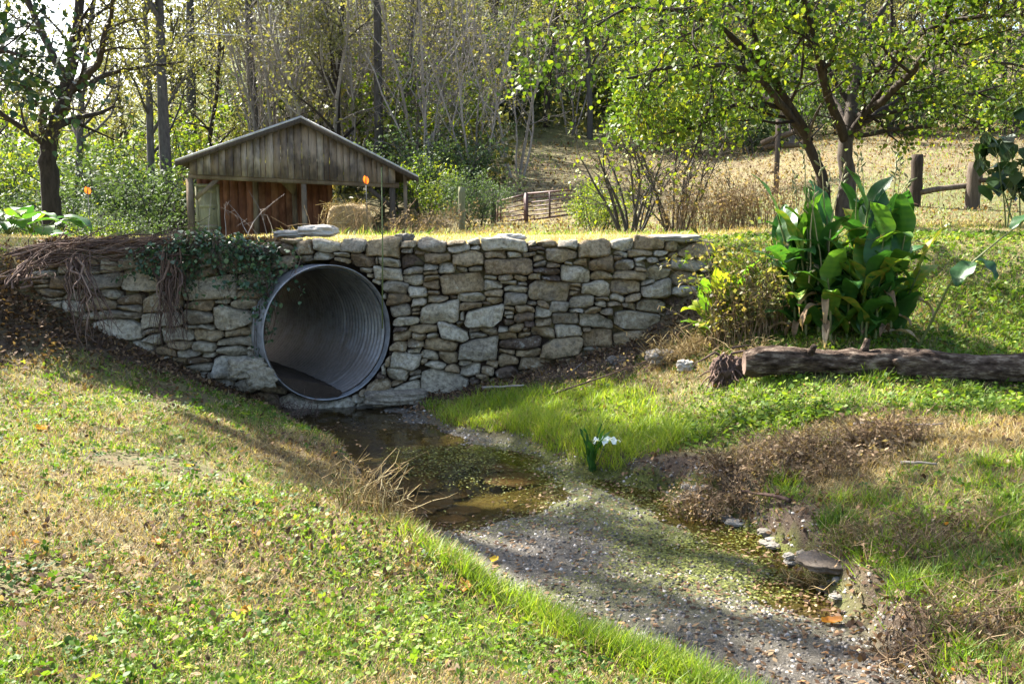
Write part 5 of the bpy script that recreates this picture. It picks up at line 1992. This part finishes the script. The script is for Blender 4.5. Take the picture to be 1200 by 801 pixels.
weed_clump(878, 398, 120, .42, 1.15, 'tall tangle of thin brown weeds between the two canna plants', leaf='leaf_olive', nleaf=1500, lsize=.05)
weed_clump(862, 385, 40, .3, 1.1, 'green weedy stems rising behind the small canna', 'stalk', 'leaf_green', 800, .055, name='green_weed_clump')
weed_clump(800, 420, 150, .36, .34, 'pale dead grass tuft spilling over the tan boulder', 'grass_dry', lean=.6, name='dead_grass_tuft')
weed_clump(868, 560, 190, .5, .24, 'rounded mound of brown dead weeds above the waterline', leaf='dead_weed', nleaf=1600, lsize=.025, lean=.45)
weed_clump(970, 540, 170, .6, .2, 'spreading brown dead weeds in the middle of the right bank', leaf='dead_weed', nleaf=1400, lsize=.025, lean=.5)
weed_clump(1040, 520, 90, .28, .26, 'dark brown weed clump near the middle of the right bank', leaf='dead_weed', nleaf=500, lsize=.03, lean=.5)
weed_clump(835, 262, 220, 1.0, 1.2, 'brown and pink dry weeds behind the wall right of the stem clumps', leaf='dead_weed', nleaf=1000, lsize=.05, Y=19.5, lean=.25)
weed_clump(890, 262, 200, 1.0, 1.3, 'brown dry weeds at the left foot of the big tree', leaf='dead_weed', nleaf=900, lsize=.05, Y=19.5, lean=.25)
weed_clump(872, 428, 70, .2, .26, 'dead grass tuft growing over the torn left end of the log', 'grass_dry', lean=.7, name='dead_grass_tuft')
weed_clump(1075, 640, 90, .45, .16, 'thin brown weeds among the grass of the lower right bank', leaf='dead_weed', nleaf=400, lsize=.02, lean=.6)
weed_clump(985, 640, 60, .2, .14, 'pale dry grass growing over the muddy ledge', 'grass_dry', lean=.7, name='dead_grass_tuft')
weed_clump(1120, 735, 80, .4, .16, 'thin brown weeds near the bottom right corner', leaf='dead_weed', nleaf=350, lsize=.02, lean=.6)
weed_clump(440, 600, 60, .28, .38, 'thin dry grass stems hanging over the water at the left bank', 'grass_dry', lean=.6, name='dry_grass_stems')
weed_clump(350, 490, 30, .3, .25, 'small reddish stems on the bank under the pipe', 'root', lean=.4, name='dry_grass_stems')
weed_clump(500, 262, 160, 1.2, .9, 'dry tan weeds under the open right bay of the shed', leaf='dead_weed', nleaf=900, lsize=.06, Y=26, lean=.3)
weed_clump(290, 290, 7, .6, .7, 'a few dry bent stems in front of the shed wall', 'twig_pale', Y=12.6, lean=.4)
weed_clump(700, 445, 130, .6, .2, 'low tangle of dark dead stems at the foot of the wall', 'root', leaf='dead_weed', nleaf=500, lsize=.035, lean=1.0)

# ivy over the left part of the wall top
iv = thing('ivy_vine', 'dark ivy tumbling over the top of the wall left of the pipe', 'ivy', tuple(at(255, 275, 11.0)))
b_, l_ = Buf(), Buf()
tips = []
for k in range(110):
    px = RNG.normal(255, 36)
    x0 = at(px, 275, 11.0).x
    y0 = wall_y(x0) + RNG.uniform(-.05, .45)
    hz = RNG.uniform(.02, .26) * math.exp(-((px - 250) / 45) ** 2)
    ln = RNG.uniform(.05, .6) ** 1.3 * (1.25 if px > 285 else .65)
    pts = []
    for u in np.linspace(0, 1, 9):
        yy = y0 - (y0 - (wall_y(x0) - .1)) * min(1, u * 2.2) - .04 * math.sin(u * 3)
        zz = topz[0] * 0 - .05 + hz * (1 - (2 * u - .35) ** 2) - max(0, u - .4) * ln * 1.5
        pts.append((x0 + .25 * u * RNG.normal() * .3 + .12 * u * (1 if px > 255 else -1), yy + RNG.normal() * .015, zz))
    b_.tube(pts, np.linspace(.006, .002, 9), 3, RNG.uniform(.2, .7), cap=False)
    tips += pts
for k in range(12):
    # strands down the left rim of the pipe
    px = RNG.normal(312, 5); x0 = at(px, 300, 10.8).x
    pts = [(x0 + RNG.normal() * .02 + .03 * math.sin(u * 4), wall_y(x0) - .2 + RNG.normal() * .03, -.25 - u * RNG.uniform(.5, .95)) for u in np.linspace(0, 1, 9)]
    b_.tube(pts, .003, 3, RNG.uniform(.2, .7), cap=False)
    tips += pts
tips = np.array(tips)
n = 2700
k = RNG.integers(0, len(tips), n)
P = tips[k] + RNG.normal(size=(n, 3)) * .035
l_.scatter(HEART[0], HEART[1], P, rots(U(0, 6.28, n), -.6 + RNG.normal(size=n) * .6, RNG.normal(size=n) * .5), .038 * np.exp(RNG.normal(size=n) * .25), U(.05, .95, n))
obj('stems', b_, M['root'], iv)
obj('foliage', l_, M['leaf_ivy'], iv)


def root_bundle(p0, p1, n, rad, lab, sway=.05):
    g = Vector(p0)
    b_ = Buf()
    p0, p1 = np.array(tuple(p0)), np.array(tuple(p1))
    for k in range(n):
        o0 = RNG.normal(size=3) * np.array([rad, rad * .4, .04]); o1 = RNG.normal(size=3) * np.array([rad * 1.5, rad * 1.2, .15])
        ph = RNG.uniform(0, 6)
        jt = RNG.normal(size=(9, 3)) * .022
        pts = [jt[int(u * 8)] + p0 * (1 - u) + p1 * u + o0 * (1 - u) + o1 * u + np.array([sway * math.sin(u * 5 + ph), -.03 * math.sin(u * 3), 0]) for u in np.linspace(0, 1, 9)]
        b_.tube(pts, np.linspace(RNG.uniform(.003, .016), .002, 9), 6, RNG.uniform(.1, .8), cap=False, rough=.06)
    tag(obj('hanging_roots', b_, M['root'], off=tuple(g)), lab, 'roots')


root_bundle(at(90, 305, 10.3), at(112, 395, 10.15), 34, .07, 'thick bundle of brown roots hanging down the left end of the wall')
root_bundle(at(198, 300, 10.55), at(203, 392, 10.5), 44, .06, 'tangle of thin roots hanging down the wall below the ivy')
root_bundle(at(30, 300, 10.5), at(150, 285, 10.6), 40, .1, 'mat of dead brown vines along the wall top at the far left', .12)
root_bundle(at(110, 290, 10.6), at(240, 288, 10.8), 46, .09, 'mat of dead brown vines on the wall top next to the ivy', .1)
root_bundle(at(20, 330, 10.0), at(70, 290, 10.4), 20, .1, 'dead branches lying against the dirt slope at the left end of the wall', .08)
# ------------------------------------------------------------------ ground cover
BLADE = (np.array([[-.5, 0, 0], [.5, 0, 0], [.42, .1, .55], [-.42, .1, .55], [.06, .38, .96], [-.06, .38, .96]]), [[0, 1, 2, 3], [3, 2, 4, 5]])
rs_ = np.random.default_rng(99)


def rosette(k):
    V, Fc = [], []
    for i in range(k):
        a = 2 * pi * i / k + .3 * math.sin(i * 5)
        ln = 1 + .25 * math.sin(i * 3.7)
        ti = .35 + .25 * math.sin(i * 2.3)
        R_ = rots(np.array([a]), np.array([ti]), np.array([0.0]))[0]
        v = OVAL[0] * np.array([1.25, 1, 1]) * ln + np.array([0, .15, 0])
        V.append(v @ R_.T + np.array([0, 0, .25 + .2 * math.sin(i * 4.1)]))
        Fc += [[q + 8 * i for q in f] for f in OVAL[1]]
    return np.vstack(V), Fc


ROSE = rosette(4)


def field(A, x, y):
    i = np.clip(np.searchsorted(gx, x) - 1, 0, len(gx) - 2)
    j = np.clip(np.searchsorted(gy, y) - 1, 0, len(gy) - 2)
    return A[j, i]


LY = np.array([p[1] for p in L2][::-1]); LX = np.array([p[0] for p in L2][::-1])
RY = np.array([p[1] for p in R2][::-1]); RX = np.array([p[0] for p in R2][::-1])


def centre_x(y): return .5 * (np.interp(y, LY, LX) + np.interp(y, RY, RX))


def polar(n, d0, d1, power=1.6, amax=.62):
    """ground points whose density falls off with distance from where the photographer stands"""
    q = 2 - power
    u = rs_.random(n)
    d = (d0 ** q + u * (d1 ** q - d0 ** q)) ** (1 / q)
    a = rs_.uniform(-amax, amax, n)
    return d * np.sin(a), d * np.cos(a), d


def blades(buf, x, y, h, wd, tone, lean=.35, z=None):
    n = len(x)
    if z is None: z = height(x, y)
    P = np.stack([x, y, z - .004], -1)
    S = np.stack([wd * np.ones(n), h, h], -1)
    buf.scatter(BLADE[0], BLADE[1], P, rots(rs_.uniform(0, 6.28, n), -rs_.random(n) * lean * 1.4 + .1, rs_.normal(size=n) * lean * .6), S, tone)


def flats(buf, tmpl, x, y, size, tone, lift=.012, tilt=.45):
    n = len(x)
    P = np.stack([x, y, height(x, y) + lift * rs_.random(n)], -1)
    buf.scatter(tmpl[0], tmpl[1], P, rots(rs_.uniform(0, 6.28, n), rs_.normal(size=n) * tilt + .15, rs_.normal(size=n) * tilt), size, tone)


def shade_ok(x, y, k):
    return rs_.random(len(x)) < k


gg, gd, we, li = Buf(), Buf(), Buf(), Buf()

# --- both banks
x, y, d = polar(640000, 2.2, 12.5, 1.5, .8)
sdp = field(GSD, x, y); gs = field(GS, x, y)
ok = (sdp > .03) & (gs < .5)
x, y, d, sdp = x[ok], y[ok], d[ok], sdp[ok]
left = x < centre_x(y)
dirtp = field(dirt, x, y)
pn = vnoise(x, y, 2.6, .8)              # patches: greener / drier
pm = vnoise(x, y, 5.5, .9)
u_ = rs_.random(len(x))
bare = (vnoise(x, y, 2.3, 1.3) > .62) & (u_ < .6)
# green-ness
gness = .45 + .55 * pn + .25 * pm
gness = np.where(left, gness - .12 * smooth(4.5, 7.5, d), gness)
lower_right = (~left) & (y < 6.6)
gness = np.where(lower_right, gness - .02 + .3 * vnoise(x, y, 1.8, 3.1), gness)
upper_right = (~left) & (y > 7.6) & (x > 1.6)
gness = np.where(upper_right, gness + .25, gness)
brown_band = (~left) & (np.abs(y - (7.1 + .15 * (x - 2.5))) < .65) & (x > 1.3)
gness = np.where(brown_band, gness - .4, gness)
scale = .75 + .06 * d
keep = (dirtp < .5) & ~bare
isg = (rs_.random(len(x)) < gness)
m = keep & isg & (u_ < .52)
h = (.028 + .03 * rs_.random(len(x))) * scale * np.where(left, 1, 1.25)
blades(gg, x[m], y[m], h[m], .0042 * scale[m], np.clip(.45 + .3 * pm[m] + rs_.normal(size=m.sum()) * .2, 0, 1), .5)
m = keep & ~isg & (u_ < .62)
blades(gd, x[m], y[m], h[m] * 1.05, .0036 * scale[m], np.clip(.5 + .2 * pn[m] + rs_.normal(size=m.sum()) * .25, 0, 1), .75)
m = keep & (rs_.random(len(x)) < np.clip(gness + .05, 0, .8)) & (u_ > .895) & ((pm > -.25) | (rs_.random(len(x)) < .3))
flats(we, ROSE, x[m], y[m], (.0095 + .024 * rs_.random(m.sum()) ** 2.2) * scale[m], np.clip(.36 + .28 * pn[m] + rs_.normal(size=m.sum()) * .22, 0, 1), .035, .5)
pl = vnoise(x, y, 2.9, 2.2)
m = (u_ > .62) & (u_ < .66 + .11 * np.clip(pl * 2.2, 0, 1) ** 1.5)
flats(li, OVAL, x[m], y[m], (.016 + .03 * rs_.random(m.sum()) ** 2) * scale[m], np.clip(rs_.random(m.sum()) ** 1.3 * .93, 0, 1), .03, .55)

# --- taller bright grass along the near left waterline
n = 30000
t = rs_.random(n)
yy = 3.9 + t ** .9 * 3.2
xx = np.interp(yy, LY, LX) - np.abs(rs_.normal(size=n)) * .14 + .05 * vnoise(yy, yy * 0, 8, .4)
ok = field(GSD, xx, yy) > -.04
xx, yy = xx[ok], yy[ok]
amt = smooth(6.5, 5.0, yy) * (.6 + .8 * vnoise(xx, yy, 5, .4))
ok = rs_.random(len(xx)) < np.clip(amt + .06, 0, 1)
xx, yy = xx[ok], yy[ok]
dd_ = rs_.random(len(xx)) < .22 + .5 * smooth(5.2, 6.4, yy)
blades(gd, xx[dd_], yy[dd_], .05 + .1 * rs_.random(dd_.sum()), .004, np.clip(.6 + rs_.normal(size=dd_.sum()) * .2, 0, 1), .8)
xx, yy = xx[~dd_], yy[~dd_]
blades(gg, xx, yy, .06 + .12 * rs_.random(len(xx)) * smooth(7.3, 5, yy), .0048, np.clip(.66 + rs_.normal(size=len(xx)) * .18, 0, 1), .5)

# --- grass island
n = 42000
cxp, cyp = .45, 9.55
xx = rs_.uniform(-1.1, 2.1, n); yy = rs_.uniform(8.0, 10.9, n)
ok = (field(GSD, xx, yy) > .0) & (xx > -1.0) & (xx < 1.75 - .25 * (yy - 8.2)) & (yy < 10.75 - .18 * (xx + 1))
den = np.clip(.8 + .5 * vnoise(xx, yy, 5, .15), .1, 1) * smooth(1.75, 1.35, xx + .25 * (yy - 8.2))
ok &= rs_.random(n) < den
xx, yy = xx[ok], yy[ok]
ih = (.08 + .11 * rs_.random(len(xx))) * (1 + .35 * vnoise(xx, yy, 4, .22))
ih *= np.clip(.95 + .8 * vnoise(xx, yy, 9, .61), .5, 1.7)
thin = rs_.random(len(xx)) > .45 * smooth(-.3, -.7, vnoise(xx, yy, 6, .33))
xx, yy, ih = xx[thin], yy[thin], ih[thin]
dd_ = rs_.random(len(xx)) < .12
blades(gd, xx[dd_], yy[dd_], ih[dd_] * .9, .005, np.clip(.6 + rs_.normal(size=dd_.sum()) * .2, 0, 1), .8)
isl = Buf()
blades(isl, xx, yy, ih, .0055, np.clip(.82 + .12 * vnoise(xx, yy, 3, .3) + rs_.normal(size=len(xx)) * .14, 0, 1), .4)
tag(obj('island_grass', isl, M['grass_green']), 'bright fine green grass covering the low island beside the water', 'grass', kind='stuff')

# --- tufts of long grass at the lower right and on the banks
tuft_n = 330
for k in range(tuft_n):
    if k < 120:
        tx_ = rs_.uniform(1.95, 4.2); ty_ = rs_.uniform(4.2, 6.4)
    elif k < 170:
        tx_ = rs_.uniform(2.0, 5.5); ty_ = rs_.uniform(7.2, 9.0)
    elif k > 270:
        ty_ = rs_.uniform(3.7, 6.9); tx_ = np.interp(ty_, RY, RX) + rs_.uniform(.1, .32)
    else:
        ty_ = rs_.uniform(3.2, 9); tx_ = centre_x(ty_) - rs_.uniform(1.5, 4)
    if float(field(GSD, np.array([tx_]), np.array([ty_]))[0]) < .08: continue
    m_ = int(rs_.uniform(30, 90)) if (k < 170 or k > 270) else 24
    xx = tx_ + rs_.normal(size=m_) * .05; yy = ty_ + rs_.normal(size=m_) * .05
    blades(gg, xx, yy, rs_.uniform(.06, .16) * (.4 + .8 * rs_.random(m_)) * (1 if (k < 170 or k > 270) else .5), .0045, np.clip(rs_.uniform(.35, .75) + rs_.normal(size=m_) * .14, 0, 1), .65)

# --- dry lawn on the track over the culvert
n = 60000
xx = rs_.uniform(-8, 9.5, n); yy = 11.2 + rs_.random(n) ** 1.5 * 6.5
ok = (field(GS, xx, yy) > .8) & (yy > wall_y(xx) + .25)
xx, yy = xx[ok], yy[ok]
g_ = rs_.random(len(xx)) < (.14 + .25 * smooth(3, 6, xx) + .2 * (yy > 15.2) + .25 * vnoise(xx, yy, 1.5, .6))
hh_ = .02 + .04 * rs_.random(len(xx))
blades(gd, xx[~g_], yy[~g_], hh_[~g_], .007, np.clip(.72 + rs_.normal(size=(~g_).sum()) * .2, 0, 1), .6)
blades(gg, xx[g_], yy[g_], hh_[g_], .007, np.clip(.55 + rs_.normal(size=g_.sum()) * .2, 0, 1), .5)
# --- grass and weeds on the slope right of the wall
n = 52000
xx = rs_.uniform(2.2, 8, n); yy = rs_.uniform(8.9, 13.2, n)
g_ = rs_.random(n) < .62 + .3 * vnoise(xx, yy, 2, .7)
hh_ = .03 + .05 * rs_.random(n)
blades(gg, xx[g_], yy[g_], hh_[g_], .0065, np.clip(.52 + rs_.normal(size=g_.sum()) * .2, 0, 1), .55)
blades(gd, xx[~g_], yy[~g_], hh_[~g_], .006, np.clip(.5 + rs_.normal(size=(~g_).sum()) * .25, 0, 1), .7)
mm = rs_.random(n) < .16
flats(we, OVAL, xx[mm], yy[mm], .045 + .03 * rs_.random(mm.sum()), np.clip(.5 + rs_.normal(size=mm.sum()) * .22, 0, 1), .07, .5)
# --- lush ground cover below the log
n = 9000
xx = rs_.uniform(1.4, 6.0, n); yy = 7.75 + np.abs(rs_.normal(size=n)) * .55
ok = (field(GSD, xx, yy) > .2) & (rs_.random(n) < .55 + .9 * vnoise(xx, yy, 3, .77))
xx, yy = xx[ok], yy[ok]
flats(we, HEART, xx, yy, .018 + .034 * rs_.random(len(xx)) ** 1.6, np.clip(.6 + .2 * vnoise(xx, yy, 2, .5) + rs_.normal(size=len(xx)) * .18, 0, 1), .08, .45)

# --- pasture grass beyond the track
n = 60000
uu_ = rs_.uniform(-.62, .66, n); yy = 15.5 + rs_.random(n) ** 1.6 * 40
xx = uu_ * yy
ok = ~((uu_ < -.1) & (yy > 26) & (rs_.random(n) < .8))
xx, yy, uu_ = xx[ok], yy[ok], uu_[ok]
g_ = rs_.random(len(xx)) < np.clip(np.where(uu_ < -.08, .55, .2) + .35 * vnoise(xx, yy, .5, .6) + .35 * (yy < 28) * (np.abs(uu_ - .1) < .08), 0, 1)
hh_ = (.05 + .12 * rs_.random(len(xx)) ** 2) * np.where(uu_ < -.08, 1.5, 1) * (.6 + yy / 40)
blades(gd, xx[~g_], yy[~g_], hh_[~g_], .012 * yy[~g_] / 20, np.clip(np.where(yy[~g_] < 19, .55, .26) + .3 * vnoise(xx[~g_], yy[~g_], .35, .2) + rs_.normal(size=(~g_).sum()) * .18, 0, 1), .7)
blades(gg, xx[g_], yy[g_], hh_[g_] * .8, .012 * yy[g_] / 20, np.clip(.5 + rs_.normal(size=g_.sum()) * .2, 0, 1), .55)

n = 9000
uu_ = rs_.uniform(-.05, .66, n); yy = 18 + rs_.random(n) ** 1.4 * 36; xx = uu_ * yy
flats(li, OVAL, xx, yy, (.06 + .06 * rs_.random(n)) * yy / 25, rs_.random(n) ** 1.2 * .85, .06, .5)
# --- litter at the wall foot, on the dirt slope and over the left wall
n = 5200
xx = rs_.uniform(-6.3, 2.3, n); yy = wall_y(xx) - np.abs(rs_.normal(size=n)) * .4 - .02
ok = field(GSD, xx, yy) > -.15
flats(li, OVAL, xx[ok], yy[ok], .03 + .035 * rs_.random(ok.sum()), rs_.random(ok.sum()) ** 1.6 * .75, .04, .6)
n = 2600
xx = -5.4 + rs_.normal(size=n) * .55; yy = 10.1 + rs_.normal(size=n) * .45
flats(li, OVAL, xx, yy, .035 + .04 * rs_.random(n), rs_.random(n) ** 1.5 * .7, .05, .6)
n = 2500
xx = rs_.uniform(-5.2, -2.6, n); yy = wall_y(xx) + .25 + np.abs(rs_.normal(size=n)) * .3
flats(li, OVAL, xx, yy, .035 + .04 * rs_.random(n), rs_.random(n) ** 1.3 * .85, .07, .6)

n = 1300
yy = rs_.uniform(3.6, 8.0, n); xx = np.interp(yy, RY, RX) + rs_.normal(size=n) * .16 + .1
flats(li, OVAL, xx, yy, .02 + .035 * rs_.random(n), rs_.random(n) ** 1.8 * .8, .04, .6)
# --- stream debris and gravel
gr = Buf()
n = 44000
x, y, d = polar(n, 3.6, 11.0, 1.3, .45)
sdp = field(GSD, x, y)
barm = smooth(WATER - .05, WATER + .0, field(GZ, x, y))
ok = (sdp < .1) & (rs_.random(n) < np.clip(barm * 1.1 + .12 * (sdp > -.25), 0, 1))
x, y, d = x[ok], y[ok], d[ok]
OCT = (np.array([[1, 0, 0], [0, 1, 0], [-1, 0, 0], [0, -1, 0], [.1, .1, .7], [0, 0, -.4]]), [[0, 1, 4, 4], [1, 2, 4, 4]])
PEB = (np.array([[-.5, -.4, 0], [.5, -.45, 0], [.55, .4, 0], [-.45, .5, 0], [-.3, -.22, .42], [.28, -.25, .36], [.3, .22, .4], [-.25, .28, .34]]),
       [[4, 5, 6, 7], [0, 1, 5, 4], [1, 2, 6, 5], [2, 3, 7, 6], [3, 0, 4, 7]])
n = len(x)
gr.scatter(PEB[0], PEB[1], np.stack([x, y, height(x, y) - .002], -1), rots(rs_.uniform(0, 6.28, n), rs_.normal(size=n) * .25, rs_.normal(size=n) * .25),
           (.008 + .02 * rs_.random(n) ** 3) * (.7 + .06 * d), rs_.random(n) ** 1.4)
tag(obj('gravel', gr, M['gravel']), 'wet gravel and small pebbles on the stream bar', 'gravel', kind='stuff')
n = 16000
x, y, d = polar(n, 3.6, 11.0, 1.3, .45)
sdp = field(GSD, x, y)
ok = (sdp < .15) & (rs_.random(n) < np.clip(.8 * smooth(WATER - .05, WATER + .0, field(GZ, x, y)) + .25 * smooth(-.5, 0, sdp), 0, 1))
x, y = x[ok], y[ok]
n = len(x)
zz = np.maximum(height(x, y), WATER) + .006
li.scatter(OVAL[0], OVAL[1], np.stack([x, y, zz], -1), rots(rs_.uniform(0, 6.28, n), rs_.normal(size=n) * .25, rs_.normal(size=n) * .25),
           np.stack([.02 + .03 * rs_.random(n), .02 + .03 * rs_.random(n), .02 * np.ones(n)], -1), rs_.random(n) ** .9 * .9)
# algae and green weed in the shallow water
al = Buf()
n = 120000
x = rs_.uniform(-1.2, 2.2, n); y = rs_.uniform(5.4, 9.2, n)
sdp = field(GSD, x, y)
edge_r = np.interp(y, RY, RX) - x
am = smooth(2.2, .3, edge_r + .7 * vnoise(x, y, 3, .3)) * (.6 + .7 * vnoise(x, y, 4, .44)) * smooth(4.9, 6.2, y)
ok = (sdp < .02) & (rs_.random(n) < np.clip(am, 0, 1))
x, y = x[ok], y[ok]
n = len(x)
al.scatter(LEAF4[0], LEAF4[1], np.stack([x, y, np.maximum(height(x, y) + .008, WATER - .012) + .016 * rs_.random(n)], -1), rots(rs_.uniform(0, 6.28, n), rs_.normal(size=n) * .15, rs_.normal(size=n) * .15),
           .01 + .022 * rs_.random(n) ** 2, np.clip(.35 + rs_.normal(size=n) * .22, 0, 1))
M['algae'] = simple('algae', [(0, (.05, .06, .012)), (.5, (.14, .16, .025)), (1, (.27, .27, .06))], 3, .25, .6, .3, transl=.2)
tag(obj('algae', al, M['algae']), 'yellow-green algae and water weed along the right side of the stream', 'algae', kind='stuff')

tag(obj('green_grass', gg, M['grass_green']), 'green grass blades over both banks and the track', 'grass', kind='stuff')
tag(obj('dry_grass', gd, M['grass_dry']), 'straw-coloured dry grass over the banks, track and pasture', 'grass', kind='stuff')
tag(obj('ground_cover_leaves', we, M['weed']), 'low green clover and weed leaves in patches on the banks', 'ground cover', kind='stuff')
tag(obj('leaf_litter', li, M['litter']), 'brown fallen leaf litter scattered over ground and gravel', 'leaf litter', kind='stuff')

# --- a few large fallen leaves one can point at
def fallen(px, py, size, tone, lab):
    g = on_ground(px, py)
    nl, nw = 9, 7
    V = np.zeros((nl, nw, 3)); a = RNG.uniform(0, 6.28)
    d = np.array([math.cos(a), math.sin(a), 0]); s_ = np.array([-d[1], d[0], 0])
    for i in range(nl):
        u = i / (nl - 1)
        wd = size * .6 * math.sin(pi * (u * .92 + .04)) ** .7 * (1 + .18 * math.sin(u * 17))
        for j in range(nw):
            v = j / (nw - 1) * 2 - 1
            V[i, j] = np.array(tuple(g)) + d * (u - .5) * size + s_ * v * wd / 2 + np.array([0, 0, .012 + size * (.3 * v * v * .5 + .25 * (u - .5) ** 2)])
    q = np.arange(nl * nw).reshape(nl, nw)
    b = Buf()
    b.add(V.reshape(-1, 3), np.stack([q[:-1, :-1], q[:-1, 1:], q[1:, 1:], q[1:, :-1]], -1).reshape(-1, 4), tone)
    tag(obj('fallen_leaf', b, M['litter'], off=tuple(g), smooth=True), lab, 'leaf')


for a in [(544, 692, .13, .95, 'curled rusty orange fallen leaf near the bank edge'), (579, 660, .09, .98, 'yellow-orange fallen leaf above the rusty one'),
          (288, 722, .08, 1.0, 'yellow fallen leaf in the middle of the lower left lawn'), (185, 640, .1, .9, 'curled ochre fallen leaf on the upper left lawn'),
          (222, 549, .08, 1.0, 'small yellow fallen leaf near the top of the left bank'), (48, 505, .13, .95, 'orange fallen leaf by the dark weeds at the far left'),
          (55, 798, .1, .6, 'brown curled fallen leaf at the bottom edge'), (975, 733, .12, .93, 'reddish fallen leaf in the wet edge at the lower right')]:
    fallen(*a)
